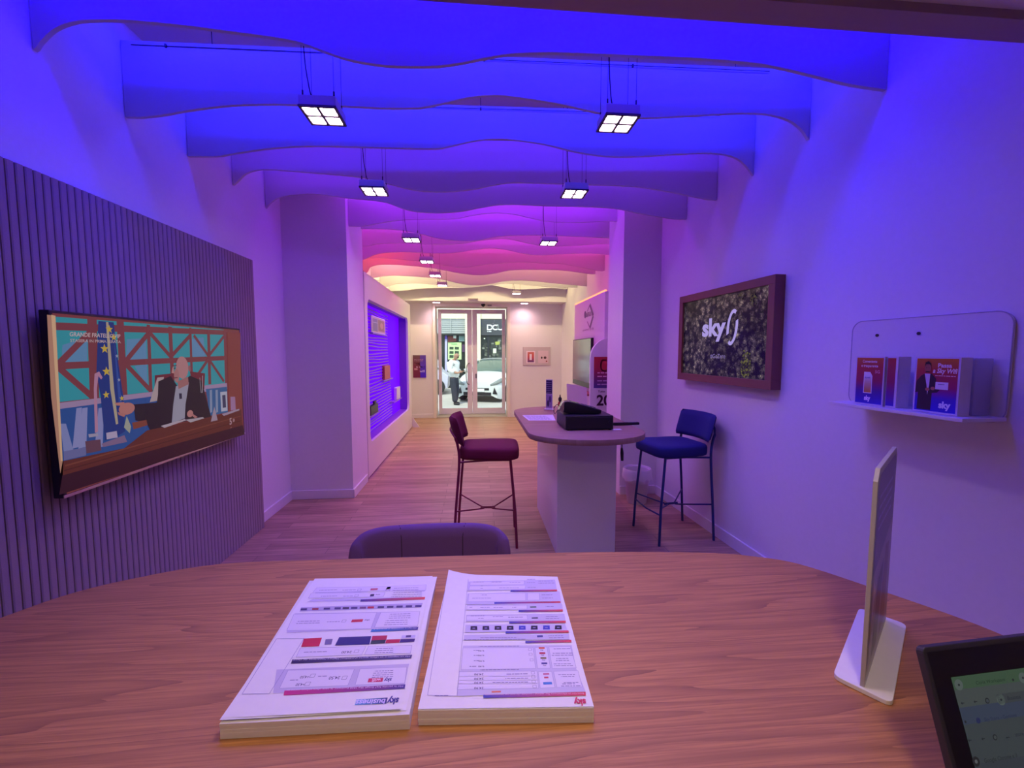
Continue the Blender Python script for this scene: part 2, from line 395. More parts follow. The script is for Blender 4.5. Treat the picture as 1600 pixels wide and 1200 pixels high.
# ---- wavy fins hung across the ceiling, each with its LED batten
FINS = [
 [(55,80),(60,76),(68,65),(90,46),(125,35),(180,33),(230,36),(300,43),(360,51),(420,59),(465,67),(500,79),(540,93),(580,101),(620,105),(680,105),(720,100),(760,92),(800,86),(850,84),(900,85),(1000,89),(1090,93),(1175,100),(1225,109),(1275,121),(1325,133),(1382,142)],
 [(198,184),(225,184),(260,180),(300,173),(360,166),(420,164),(475,165),(540,167),(600,170),(640,170),(660,169),(700,161),(735,153),(770,150),(800,152),(865,162),(940,178),(1000,185),(1075,182),(1130,179),(1170,178),(1200,180),(1230,188),(1250,202),(1262,219)],
 [(295,245),(340,245),(370,240),(420,233),(480,229),(550,230),(620,232),(680,233),(700,230),(740,221),(770,218),(800,219),(850,226),(900,238),(950,245),(1000,245),(1050,242),(1100,240),(1130,242),(1150,248),(1165,260),(1176,275)],
 [(365,290),(372,284),(385,272),(405,266),(430,266),(480,270),(560,277),(600,286),(650,298),(700,300),(740,296),(770,290),(800,286),(850,287),(950,290),(1000,293),(1050,301),(1100,311),(1119,313)],
 [(416,326),(425,316),(440,308),(470,304),(500,304),(545,310),(600,316),(638,329),(676,333),(718,331),(750,325),(789,320),(855,322),(950,325),(1000,334),(1050,342),(1072,343)],
 [(544,354),(564,354),(587,350),(619,345),(658,343),(711,342),(737,337),(771,333),(802,335),(829,341),(855,346),(894,348),(949,346),(972,345)],
 [(564,355),(619,359),(658,366),(687,373),(724,377),(750,375),(776,370),(808,368),(855,368),(907,370),(949,372)],
 [(569,385),(592,381),(627,380),(684,382),(718,381),(750,376),(781,373),(802,375),(829,381),(855,385),(894,384),(949,381)],
 [(566,406),(590,397),(627,394),(687,396),(718,394),(737,391),(763,388),(789,390),(816,396),(842,399),(881,397),(920,396),(949,398)],
 [(566,404),(592,403),(619,405),(660,409),(690,414),(724,418),(763,413),(802,410),(845,411),(881,413),(934,423),(949,423)],
 [(574,426),(579,418),(592,414),(619,414),(658,417),(687,421),(718,427),(750,430),(776,427),(802,422),(855,422),(881,423),(920,428),(936,431)],
 [(585,434),(606,431),(627,431),(658,433),(687,436),(718,443),(745,446),(771,443),(792,439),(829,439),(868,443),(913,447)],
 [(604,448),(620,444),(650,443),(690,446),(720,450),(750,448),(790,443),(830,446),(870,449),(903,452)],
 [(615,455),(632,454),(658,451),(697,450),(724,450),(745,446),(758,444),(776,447),(802,452),(829,452),(860,450),(881,452),(893,460)]]
FIN_Y = [None] * 5 + [4.22, 4.67, 5.14, 5.62, 6.10, 6.58, 7.08, 7.75, 8.55]
FDESC = ['blue-lit wavy white ceiling fin nearest the desk', 'second blue-lit wavy ceiling fin, just before the first pair of pendant lamps', 'third wavy ceiling fin from the desk, last one lit pure blue',
 'violet-lit wavy fin right above the second pair of pendant lamps, fourth from the desk', 'fifth wavy ceiling fin, violet, last before the white pillars', 'sixth wavy ceiling fin, purple, spanning flush between the two white pillars',
 'purple wavy fin just behind the white pillars, seventh from the desk', 'magenta wavy ceiling fin, eighth from the desk', 'ninth wavy ceiling fin from the desk, magenta',
 'pink-red wavy ceiling fin, tenth from the desk', 'eleventh wavy ceiling fin, pink with red left end', 'peach wavy ceiling fin, twelfth from the desk', 'yellowish wavy ceiling fin, last but one before the shop door', 'pale yellow wavy ceiling fin nearest the glass door']
TOPZ = 2.945
for i, pts in enumerate(FINS):
    if i < 5:
        L = onx(*pts[0], -1.745); R_ = onr(*pts[-1], .004)
        nrm = Vector((-(R_ - L).y, (R_ - L).x, 0)).normalized(); P0 = L
    else:
        P0 = Vector((0, FIN_Y[i], 0)); nrm = Vector((0, 1, 0))
    W3 = [hit(x, y, P0, nrm) for x, y in pts]
    if i >= 6:
        xl = -1.173 if FIN_Y[i] < 4.7 else -1.645; xr = 1.405 if FIN_Y[i] < 4.45 else 1.865
        W3 = [p for p in W3 if xl < p.x < xr]
        W3 = [Vector((xl, FIN_Y[i], W3[0].z))] + W3 + [Vector((xr, FIN_Y[i], W3[-1].z))]
    if i == 5:
        W3 = [p for p in W3 if -1.17 < p.x < 1.405]; W3 = [Vector((-1.173, FIN_Y[i], W3[0].z))] + W3 + [Vector((1.408, FIN_Y[i], W3[-1].z))]
    W3 = catmull(W3, 6)
    root = thing('ceiling_fin', (0, W3[len(W3) // 2].y, 2.5), FDESC[i], 'ceiling fin', group='wavy ceiling fins')
    t = nrm * .009
    mb = MB(); bm = mb.bm; rows = []
    for p in W3:
        q = Vector((p.x, p.y, TOPZ)); rows.append([bm.verts.new(v) for v in (p - t, q - t, q + t, p + t)])
    for A, B in zip(rows, rows[1:]):
        for k in range(4): bm.faces.new((A[k], A[(k + 1) % 4], B[(k + 1) % 4], B[k]))
    bm.faces.new(rows[0]); bm.faces.new(rows[-1][::-1])
    mb.build('panel', FINM, root, world=True)
    # hangers up to the ceiling; dark rod stands in for the top shadow line
    a, c_ = W3[0], W3[-1]
    for s_ in (.12, .5, .88):
        p = a.lerp(c_, s_); mb = MB(); mb.tube([(p.x, p.y, TOPZ), (p.x, p.y, 3.05)], .002, 6); mb.build('hanger', WIRE, root, world=True)
    if i in (1, 2):
        mb = MB(); mb.tube([(a.x + .05, a.y - .012, TOPZ - .02), (c_.x - .25, c_.y - .012, TOPZ - .02)], .0018, 6)
        for s_ in (.06, .28, .5, .72): p = a.lerp(c_, s_); mb.box(p.x - .004, p.x + .004, p.y - .018, p.y - .010, TOPZ - .028, TOPZ - .012)
        mb.build('shadow_line_rod', WIRE, root, world=True)
    FINS[i] = (W3, nrm, root)
def batten(color, watts, root, xa, xb, ya, yb):
    # LED profile on the ceiling in the gap before the fin; it shines straight down between the fins
    p0 = Vector((xa, ya, 3.046)); p1 = Vector((xb, yb, 3.046))
    d = (p1 - p0); ang = math.atan2(d.y, d.x); c = (p0 + p1) / 2; mb = MB()
    mb.box(c.x - d.length / 2, c.x + d.length / 2, c.y - .012, c.y + .012, 3.036, 3.05, rz=ang)
    mb.build('led_profile', ALU, root, world=True)
    o = lamp('led_light', 'AREA', (c.x, c.y, 3.034), Matrix.Rotation(ang, 3, 'Z') @ Vector((0, .35, -1)), watts, color, root, shape='RECTANGLE', size=d.length - .05, size_y=.02)
for i, (pts, nrm, root) in enumerate(FINS):
    col, w = FIN_LIGHT[i]; a = pts[0]; c_ = pts[-1]
    if i == 0: ga = gb = .17
    else: gf = .36 if i < 3 else .5; pv = FINS[i - 1][0]; ga = (a.y - pv[0].y) * gf; gb = (c_.y - pv[-1].y) * gf
    xa, xb, ya, yb = a.x + .04, c_.x - .04, a.y - ga, c_.y - gb
    if i >= 9:
        lc = RED if i < 11 else (PCH if i == 11 else YEL)
        batten(lc, w * .35, root, xa, -1.0, ya, ya); batten(col, w * .8, root, -.99, xb, ya, yb)
    else: batten(col, w, root, xa, xb, ya, yb)

# ---- pendant lamps
def make_pendant():
    r = thing('pendant_lamp', (0, 0, 2.46), 'x', 'lamp', group='square pendant lamps under the ceiling fins')
    b = MB(); b.box(-.078, .078, -.078, .078, .003, .045, .003); b.build('housing', mat('pendant_side', (.55, .53, .55), .6), r)
    b = MB()
    for x0, x1, y0, y1 in ((-.08, -.068, -.08, .08), (.068, .08, -.08, .08), (-.006, .006, -.08, .08), (-.08, .08, -.08, -.068), (-.08, .08, .068, .08), (-.08, .08, -.006, .006)):
        b.box(x0, x1, y0, y1, -.004, .004)
    b.build('grille', mat('pendant_grille', (.10, .09, .09), .5), r)
    for sx in (-1, 1):
        for sy in (-1, 1):
            b = MB(); b.box(sx * .037 - .029, sx * .037 + .029, sy * .037 - .029, sy * .037 + .029, -.001, .003); b.build('lens', LENS, r)
    for sx in (-1, 1):
        for sy in (-1, 1):
            b = MB(); b.tube([(sx * .066, sy * .055, .045), (sx * .066, sy * .055, .59)], .0011, 5); b.tube([(sx * .066, sy * .055, .044), (sx * .066, sy * .055, .075)], .0035, 8)
            b.build('suspension_wire', WIRE, r)
    lamp('spot_light', 'SPOT', (0, 0, -.012), (0, 0, -1), PENDANT_SPOT[0], PENDANT_SPOT[1], r, spot_size=math.radians(130), spot_blend=1.0, shadow_soft_size=.04).location = (0, 0, -.012)
    b = MB(); b.tube(catmull([(-.03, -.03, .045), (-.045, -.035, .10), (-.058, -.045, .25), (-.06, -.05, .59)], 5), .0026, 6); b.build('power_cable', WIRE, r)
    return r
pend = make_pendant()
PX = [((505,181),'nearest left pendant lamp, in front of the blue fins'), ((965,193),'nearest right pendant lamp, in front of the blue fins'), ((585,299),'left pendant lamp of the second pair from the desk'),
      ((897,303),'right pendant lamp of the second pair from the desk'), ((643,375),'third pendant lamp on the left row, by the pink fins'), ((857,380),'third pendant lamp on the right row, by the pink fins'),
      ((667,409),'fourth pendant lamp on the left row'), ((680,431),'fifth pendant lamp on the left row'), ((691,446),'sixth and farthest hanging lamp on the left row'), ((807,459),'farthest hanging lamp on the right row, near the glass door')]
for i, (p, lb) in enumerate(PX):
    o = pend if i == 0 else copy_tree(pend)
    if i == 2: pass
    if i < 2:
        for ch in o.children:
            if ch.type == 'LIGHT': ch.data = ch.data.copy(); ch.data.energy = NEAR_SPOT
    o.location = onz(*p, 2.46); o['label'] = lb + ', lit with four square lights' if i < 4 else lb
down = None
for p, lb in (((683,474),'left downlight pair on the low ceiling before the glass door'), ((818,475),'right downlight pair on the low ceiling before the glass door')):
    q = onz(*p, 2.405)
    if down is None:
        down = thing('ceiling_downlight', (q.x, 8.82, 2.42), lb, 'downlight', group='downlights at the entrance')
        b = MB(); b.box(-.08, .08, -.045, .045, -.022, 0, .002); b.build('housing', mat('pendant_side', (.5,)*3), down)
        lamp('spot_light', 'SPOT', (0, 0, -.03), (0, .35, -1), ENTRY_SPOT, (1.0, .58, .62), down, spot_size=math.radians(130), spot_blend=.9, shadow_soft_size=.04).location = (0, 0, -.03)
        for sx in (-1, 1): b = MB(); b.box(sx * .037 - .028, sx * .037 + .028, -.03, .03, -.026, -.022); b.build('lens', LENS, down)
    else:
        d2 = copy_tree(down); d2.location = (q.x, 8.82, 2.42); d2['label'] = lb

# security camera, vent and small sign over the door
p = ony(755, 474, 8.95)
t = thing('dome_camera', (p.x, 8.95, 2.42), 'small black dome security camera on the low ceiling above the glass door', 'security camera')
b = MB(); b.lathe([(.05, 0), (.05, -.02), (.045, -.025)]); b.build('base', WHITE, t, smooth=40)
b = MB(); b.lathe([(.043, -.025), (.043, -.05), (.03, -.075), (.01, -.087)]); b.build('dome', BLACKG, t, smooth=60)
p = ony(740, 470, 8.69)
b = MB(); b.box(p.x - .11, p.x + .09, 8.66, 8.695, 2.45, 2.475, .003)
tag(b.build('air_sensor', mat('sensor_grey', (.35, .3, .33), .5)), 'flat grey sensor bar on the bulkhead over the glass door', 'sensor')
p = ony(765, 481, 9.05)
b = MB(); b.box(p.x - .045, p.x + .045, 9.045, 9.058, 2.365, 2.39, .002)
tag(b.build('door_plate', mat('plate_grey', (.3, .3, .28), .5)), 'tiny grey plate on the casing above the right glass door leaf', 'plate')

# ---- entrance door
def leaf(name, x0, x1, hinge):
    r = bpy.data.objects.new(name, None); C.objects.link(r); r.location = ((x0 + x1) / 2, 9.5, .02); r['kind'] = 'structure'
    w = (x1 - x0) / 2; fl, fr_ = (.07, .105) if hinge == 0 else (.105, .07)
    b = MB(); b.box(-w, -w + fl, -.025, .025, 0, 2.31, .004).box(w - fr_, w, -.025, .025, 0, 2.31, .004)
    b.box(-w + fl, w - fr_, -.025, .025, 0, .13, .004).box(-w + fl, w - fr_, -.025, .025, 2.22, 2.31, .004); b.build('frame', GREYF, r)
    b = MB(); b.box(-w + fl, w - fr_, -.004, .004, .13, 2.22); b.build('pane', GLASS, r)
    return r
mid = -.058
d1 = leaf('door_1', -.80, mid - .003, 0); d2 = leaf('door_2', mid + .003, .672, 1)
b = MB(); b.tube(catmull([(.30, -.03, .66), (.255, -.075, .70), (.235, -.085, .88), (.255, -.075, 1.08), (.31, -.03, 1.14)], 6), .009); b.build('pull_handle', mat('handle_grey', (.25, .25, .27), .35, .8), d1, smooth=50)
b = MB(); b.box(-.30, -.27, -.04, -.026, .80, .90, .003); b.build('lock', mat('handle_grey', (.25,)*3), d2)

# ============================================================ LEFT SIDE
# ribbed acoustic panel
pitch = .034; y0 = -.6; n = int((3.505 - y0) / pitch); mb = MB()
prof = []
for k in range(n):
    ya = y0 + k * pitch
    prof += [(-1.702, ya), (-1.702, ya + .0045), (-1.6925, ya + .005), (-1.690, ya + .0095), (-1.690, ya + pitch - .0025), (-1.6925, ya + pitch)]
prof += [(-1.748, y0 + n * pitch), (-1.748, y0)]
mb.prism(prof, 0, 2.10)
o = mb.build('acoustic_panel', FELT); tag(o, 'tall grey ribbed acoustic panel covering the lower left wall', 'wall panel')

# television on the ribbed panel
t = thing('television', (-1.69, 2.45, .83), 'flat television on the grey ribbed panel showing a man at a desk', 'television')
b = MB(); b.box(-1.66, -1.622, 1.79, 3.125, .822, 1.562, .004); b.build('casing', BLACK, t, world=True)
b = MB(); b.box(-1.69, -1.66, 2.2, 2.7, 1.0, 1.4); b.build('wall_bracket', BLACK, t, world=True)
b = MB(); b.box(-1.6225, -1.6195, 1.79, 3.125, .822, .834, .001); b.build('lower_trim', SILVER, t, world=True)
P = Print((-1.6215, 1.803, .836), (0, 1, 0), (0, 0, 1), eps=.00008, zoom=(3.334, 0, 440))
W_, H_ = 1.308, .714
P.rect(0, 0, W_, H_, (120, 58, 62))
TEAL = (50, 140, 155); TEA2 = (90, 130, 170); BAR = (118, 58, 64)
for q, c in (([(285,182),(1165,250),(1172,532),(305,628)], TEAL), ([(325,330),(455,290),(455,415),(320,425)], TEA2), ([(660,300),(760,295),(765,405),(655,412)], TEA2), ([(990,300),(1060,290),(1070,390),(1000,392)], TEA2), ([(700,440),(765,430),(770,560)], TEA2)):
    P.pp(q, c)
for a, c, w in (((285,232),(1240,268),.030), ((300,440),(1170,398),.028), ((478,190),(492,610),.045), ((625,205),(645,590),.040), ((772,225),(785,580),.022), ((885,235),(900,560),.028), ((990,240),(1000,545),.02), ((1085,250),(1092,535),.028), ((1168,255),(1176,530),.02),
                ((300,432),(470,262),.026), ((300,445),(485,605),.026), ((648,420),(772,270),.024), ((648,425),(790,575),.024), ((888,392),(775,262),.022), ((888,392),(990,280),.022), ((1085,388),(1008,280),.02), ((1085,388),(1165,285),.02), ((1085,402),(1165,520),.02), ((1085,402),(1005,520),.02)):
    P.pline(a, c, w, BAR)
P.pp([(303,632),(1180,528),(1182,560),(306,664)], (150, 125, 160))
P.pp([(306,664),(850,590),(860,780),(640,870),(325,935)], (40, 75, 140))
for x in (395, 425, 510): P.pp([(x,660),(x+28,655),(x+22,860),(x-20,870)], (130, 130, 180))
P.pp([(310,740),(340,740),(380,880),(330,900)], (120, 125, 175))
P.pp([(1070,560),(1180,548),(1185,680),(1090,700)], (50, 90, 140))
for x in (1090, 1120): P.pp([(x,565),(x+12,563),(x+14,680),(x+2,683)], (125, 135, 165))
P.pp([(1145,575),(1180,572),(1183,672),(1150,678)], (165, 165, 185)); P.pp([(1155,592),(1172,590),(1175,655),(1158,658)], (60, 60, 90))
P.pp([(1182,262),(1250,268),(1256,660),(1190,672)], (125, 60, 55))
P.pp([(1198,600),(1222,600),(1226,668),(1200,672)], (150, 110, 150))
P.pp([(240,172),(284,178),(322,935),(310,1000),(262,600)], (172, 125, 105)); P.pp([(262,172),(284,178),(322,935),(312,935)], (205, 165, 130))
# flag
P.pp([(508,205),(588,212),(612,420),(640,610),(648,780),(600,810),(542,828),(520,600),(498,470)], (32, 52, 120))
P.pp([(548,210),(560,211),(590,560),(612,740),(600,745),(570,560)], (165, 150, 130)); P.pp([(590,300),(605,420),(632,640),(615,640),(598,430)], (48, 75, 150))
P.pp([(488,480),(512,468),(530,500),(522,510),(508,492),(500,560),(506,780),(490,790),(484,560)], (170, 120, 150))
for x, y, r in ((565,248,.020), (588,290,.018), (540,350,.022), (550,468,.022), (548,590,.018), (630,608,.014)): P.star(*P.px(x, y), r, (190, 160, 60))
for x, y in ((604,388), (615,512)): P.star(*P.px(x, y), .009, (150, 150, 170))
# chair, man
P.pp([(802,488),(900,478),(900,580),(800,590)], (105, 40, 50)); P.pp([(985,468),(1064,478),(1060,560),(1000,560)], (105, 40, 50)); P.pp([(815,500),(850,496),(820,620),(775,628)], (165, 145, 150))
P.pp([(820,520),(885,492),(920,545),(985,490),(1045,515),(1066,590),(1096,705),(1000,722),(890,742),(778,778),(762,745),(700,722),(690,640),(812,630),(818,590)], (38, 28, 36))
P.pp([(912,545),(980,525),(962,640),(958,712),(890,738),(898,640)], (145, 140, 160)); P.pp([(928,582),(942,582),(944,610),(930,612)], (40, 35, 60))
P.pp([(920,520),(975,495),(978,535),(925,560)], (150, 98, 100))
x, y = P.px(945, 448); P.ell(x, y, .050, .062, (168, 118, 122)); x, y = P.px(915, 490); P.ell(x, y, .020, .038, (160, 108, 110)); x, y = P.px(982, 452); P.ell(x, y, .010, .018, (140, 88, 92))
P.pline((898,440), (915,436), .005, (90, 55, 60)); P.pline((900,452), (908,451), .006, (50, 35, 45)); P.pline((900,502), (920,500), .006, (110, 60, 66)); P.pp([(892,452),(898,440),(902,478),(888,476)], (175, 125, 125))
x, y = P.px(655, 662); P.ell(x, y, .046, .028, (172, 110, 105)); P.pp([(590,632),(640,628),(650,650),(600,645)], (172, 110, 105)); P.pp([(605,680),(650,690),(640,705),(612,695)], (165, 105, 100))
x, y = P.px(985, 688); P.ell(x, y, .026, .020, (172, 115, 115)); P.pp([(985,690),(1000,690),(1025,706),(1010,712)], (165, 108, 108))
P.pline((1050,490), (1048,580), .006, (160, 150, 160)); P.pline((1035,500), (1042,580), .004, (160, 150, 160))
# desk and things on it
P.pp([(322,935),(640,868),(760,775),(1100,705),(1252,665),(1262,790),(316,1062)], (92, 44, 36)); P.pp([(316,1010),(1260,748),(1270,796),(300,1112)], (52, 24, 34))
P.pline((330,960), (1250,700), .006, (115, 62, 48)); P.pline((325,985), (1250,725), .004, (72, 34, 30))
P.pp([(322,885),(440,862),(440,905),(324,932)], (100, 100, 150)); P.pp([(435,832),(515,822),(520,880),(442,896)], (95, 62, 78)); P.pp([(520,845),(640,800),(655,835),(530,862)], (120, 95, 130))
P.pp([(545,788),(600,778),(605,812),(548,822)], (165, 150, 180)); P.pp([(452,795),(500,790),(505,805),(455,812)], (150, 140, 165)); P.pp([(638,760),(652,700),(675,755),(668,790)], (150, 150, 140))
P.pp([(680,735),(755,720),(762,748),(688,770)], (120, 62, 48))
P.pp([(830,752),(955,716),(965,722),(850,762)], (165, 150, 165)); P.pp([(960,720),(1050,706),(1058,712),(985,734)], (160, 148, 160)); P.pp([(1150,690),(1240,662),(1243,670),(1160,700)], (150, 130, 155))
P.pp([(1092,730),(1110,650),(1128,722)], (150, 130, 150))
x, y = P.px(352, 284); P.text('GRANDE FRATELLO VIP', x, y, .017, (190, 165, 170), w=.245, align='l', shear=.15)
x, y = P.px(356, 314); P.text('STASERA IN PRIMA SERATA', x, y, .012, (180, 155, 160), w=.245, align='l')
x, y = P.px(1190, 746); P.text('5', x, y, .042, (165, 130, 140), align='l', bold=.03); P.ell(x + .05, y + .022, .012, .012, (150, 110, 120))
x, y = P.px(1192, 765); P.text('LIVE', x, y, .008, (150, 110, 120), align='l')
P.build('screen', printmat('tv_screen', True, strength=.72), t)

# wall unit with a glowing violet niche
UX, UY0, UY1, UZ = -1.17, 4.705, 7.96, 2.255
t = thing('display_unit', (-1.4, 6.3, 0), 'long white display unit with a violet glowing niche along the left wall', 'display unit')
UNIT = t
NY0, NY1, NZ0, NZ1 = 4.83, 7.66, .385, 1.985
out = [(UY0, .02), (UY1, .02), (UY1, UZ), (UY0, UZ)]
mb = MB(); bm = mb.bm
inn = rrect(NY0, NZ0, NY1, NZ1, .10, 6)   # starts at right-top going counter-clockwise
def fv(y, z, x=UX): return bm.verts.new((x, y, z))
iv = [fv(*q) for q in inn]; m_ = len(iv)
q4 = [[fv(UY1, UZ)], [fv(UY0, UZ)], [fv(UY0, .02)], [fv(UY1, .02)]]
g = 7
for s_ in range(4):
    seg = iv[s_ * g:(s_ + 1) * g]; c0 = q4[s_][0]
    for a, c_ in zip(seg, seg[1:]): bm.faces.new((a, c_, c0))
    nx = iv[((s_ + 1) * g) % m_]; bm.faces.new((seg[-1], nx, q4[(s_ + 1) % 4][0], c0))
iv2 = [fv(y, z, UX - .035) for y, z in inn]
for k in range(m_): bm.faces.new((iv[k], iv[(k + 1) % m_], iv2[(k + 1) % m_], iv2[k]))
mb.box(-1.648, UX, UY0, UY0 + .02, 0.02, UZ).box(-1.648, UX, UY1 - .02, UY1, .02, UZ).box(-1.648, UX, UY0, UY1, UZ - .02, UZ).box(-1.6, UX - .03, UY0, UY1, 0, .02)
mb.build('body', mat('unit_white', (.80, .78, .76), .35), t, world=True)
VIOG = mat('violet_backlit', (.03, .0, .15), .85, spec=.1, emit=(.155, .0, .95), estr=1.0)
b = MB(); b.box(UX - .17, UX - .16, NY0 - .05, NY1 + .05, NZ0 - .05, NZ1 + .05); b.build('backlit_panel', VIOG, t, world=True)
NICH = mat('niche_lining', (.25, .06, .6), .4)
b = MB(); b.box(UX - .17, UX - .036, NY0 - .02, NY1 + .02, NZ0 - .02, NZ0).box(UX - .17, UX - .036, NY0 - .02, NY1 + .02, NZ1, NZ1 + .02).box(UX - .17, UX - .036, NY1, NY1 + .015, NZ0, NZ1).box(UX - .17, UX - .036, NY0 - .015, NY0, NZ0, NZ1)
b.build('niche_lining', NICH, t, world=True)
b = MB(); b.box(UX - .06, UX - .04, NY0 + .1, NY1 - .1, NZ1 - .012, NZ1); b.build('led_profile', ALU, t, world=True)
lamp('led_light', 'AREA', (UX - .08, (NY0 + NY1) / 2, NZ1 - .015), (-.4, 0, -1), 9, (.30, .0, 1.0), t, shape='RECTANGLE', size=.02, size_y=2.4)
SLAT = mat('niche_slat', (.26, .08, .62), .35)
b = MB()
z = NZ0 + .03; k = 0
while z < NZ1 - .05:
    yb = NY1 - .95 + .12 * math.sin(z * 3); b.tube(catmull([(UX - .147 + .012 * math.sin(k), NY0 + .01, z), (UX - .143, NY0 + .7, z + .012 * math.sin(k * 1.3)), (UX - .147, (NY0 + yb) / 2 + .3, z), (UX - .149, yb, z + .005)], 4), .0085, 6)
    z += .042; k += 1
b.build('wavy_slats', SLAT, t, world=True)
# things in the niche
def niche_pos(x, y, X=UX - .12): return onx(x, y, X)
a = niche_pos(580, 492); c_ = niche_pos(602, 523)
t2 = thing('framed_leaflet', (UX - .12, (a.y + c_.y) / 2, c_.z), 'clear-framed brown and white leaflet at the top near end of the violet niche', 'leaflet')
b = MB(); b.box(UX - .13, UX - .118, a.y, c_.y, c_.z, a.z, .003); b.build('frame', LACQ, t2, world=True)
P = Print((UX - .1175, a.y, c_.z), (0, 1, 0), (0, 0, 1), eps=.0004); w = c_.y - a.y; h = a.z - c_.z
P.rect(.02 * w, .05 * h, .98 * w, .95 * h, (190, 150, 170)); P.rect(.08 * w, .1 * h, .4 * w, .85 * h, (120, 70, 150)); P.rect(.45 * w, .15 * h, .92 * w, .85 * h, (140, 75, 70)); P.ell(.7 * w, .5 * h, .12 * w, .2 * h, (190, 130, 110)); P.dashes(.1 * w, .38 * w, .6 * h, .03 * h, (230, 220, 240), 6)
P.build('print', GLOSSP, t2)
b = MB(); b.box(UX - .158, UX - .10, a.y - .02, c_.y + .02, c_.z - .02, c_.z, .002); b.build('shelf_board', SLAT, UNIT, world=True)
# a dark handset stack at the near end
a = niche_pos(576, 532); c_ = niche_pos(583, 608)
t2 = thing('screen_display', (UX - .2, a.y + .08, 1.0), 'tall dark and white display strip at the near edge of the violet niche', 'display')
b = MB(); b.box(UX - .150, UX - .185, NY0 + .005, NY0 + .28, 1.03, 1.52, .003); b.build('panel', mat('display_grey', (.45, .47, .40), .4), t2, world=True)
for k in range(8):
    b = MB(); b.box(UX - .184, UX - .175, NY0 + .14, NY0 + .27, 1.06 + k * .056, 1.085 + k * .056, .002); b.build('dark_bar', BLACK, t2, world=True)
b = MB(); b.box(UX - .184, UX - .175, NY0 + .005, NY0 + .26, .965, 1.03, .002); b.build('base', BLACK, t2, world=True)
a = niche_pos(600, 573); c_ = niche_pos(609, 591)
t2 = thing('red_box', (UX - .12, (a.y + c_.y) / 2, c_.z), 'small brick-red box on a shelf in the middle of the violet niche', 'box')
b = MB(); b.box(UX - .150, UX - .11, a.y, c_.y, c_.z, a.z, .004); b.build('carton', mat('red_card', (.42, .10, .07), .5), t2, world=True)
b = MB(); b.box(UX - .149, UX - .111, a.y + .002, c_.y - .002, a.z - .0005, a.z + .012, .002); b.build('lid', mat('red_card2', (.5, .15, .1), .5), t2, world=True)
b = MB(); b.box(UX - .158, UX - .10, a.y - .12, c_.y + .15, c_.z - .015, c_.z, .002); b.build('shelf_board', SLAT, UNIT, world=True)
a = niche_pos(617, 606); c_ = niche_pos(623, 622)
b = MB(); b.box(UX - .14, UX - .09, a.y, c_.y, c_.z, a.z, .01, 3); o = b.build('router', mat('router_white', (.8, .75, .9), .3)); tag(o, 'small white router standing right of the red box in the violet niche', 'router')
b = MB(); b.box(UX - .158, UX - .08, a.y - .3, c_.y + .1, c_.z - .012, c_.z, .002); b.build('shelf_board', SLAT, UNIT, world=True)
a = niche_pos(578, 633); c_ = niche_pos(590, 643)
t2 = thing('set_top_box', (UX - .15, a.y + .15, c_.z), 'flat dark box low at the near end of the violet niche', 'electronics box')
b = MB(); b.box(UX - .150, UX - .11, a.y, c_.y, c_.z, a.z - .02, .006); b.build('case', BLACK, t2, world=True)
b = MB(); b.box(UX - .145, UX - .12, c_.y - .16, c_.y - .04, a.z - .02, a.z + .02, .006); b.build('knob', BLACK, t2, world=True)
b = MB(); b.box(UX - .158, UX - .10, a.y - .05, c_.y + .12, c_.z - .015, c_.z, .002); b.build('shelf_board', SLAT, UNIT, world=True)
# white wedge at the far end of the unit
p = onz(653, 667, 0)
b = MB(); b.prism([(0, 0), (.13, 0), (0, .2)], 0, .02, mtx=Matrix.Translation((UX + .002, 7.99, 0)) @ Matrix.Rotation(PI / 2, 4, 'X') @ Matrix.Identity(4))
tag(b.build('floor_display_foot', LACQ), 'small white triangular foot on the floor at the far end of the display unit', 'display stand')
# poster on the street wall, left of the door
a = ony(645, 555, 9.09); c_ = ony(666, 590, 9.09)
t = thing('wall_poster', (a.x, 9.09, c_.z), 'small red and violet poster on the wall left of the glass door', 'poster')
b = MB(); b.box(a.x, c_.x, 9.082, 9.098, c_.z, a.z, .002); b.build('board', WHITE, t, world=True)
P = Print((a.x, 9.0815, c_.z), (1, 0, 0), (0, 0, 1), eps=.0005); w = c_.x - a.x; h = a.z - c_.z
P.grad(0, 0, w, h, [(0, (110, 25, 70)), (.5, (120, 40, 75)), (1, (110, 75, 85))], 1); P.grad(.55 * w, 0, w, h, [(0, (70, 10, 230)), (1, (100, 70, 170))], 2)
P.text('passa', .5 * w, .60 * h, .035, (220, 170, 220), w=.6 * w); P.text('a sky', .55 * w, .45 * h, .035, (230, 190, 240), w=.6 * w); P.text('wifi', .7 * w, .24 * h, .05, (210, 200, 255), w=.4 * w)
P.dashes(.1 * w, .8 * w, .8 * h, .01, (180, 140, 170), 5); P.dashes(.1 * w, .8 * w, .74 * h, .01, (180, 140, 170), 5); P.rect(.1 * w, .34 * h, .35 * w, .42 * h, (200, 140, 160))
P.build('print', GLOSSP, t)

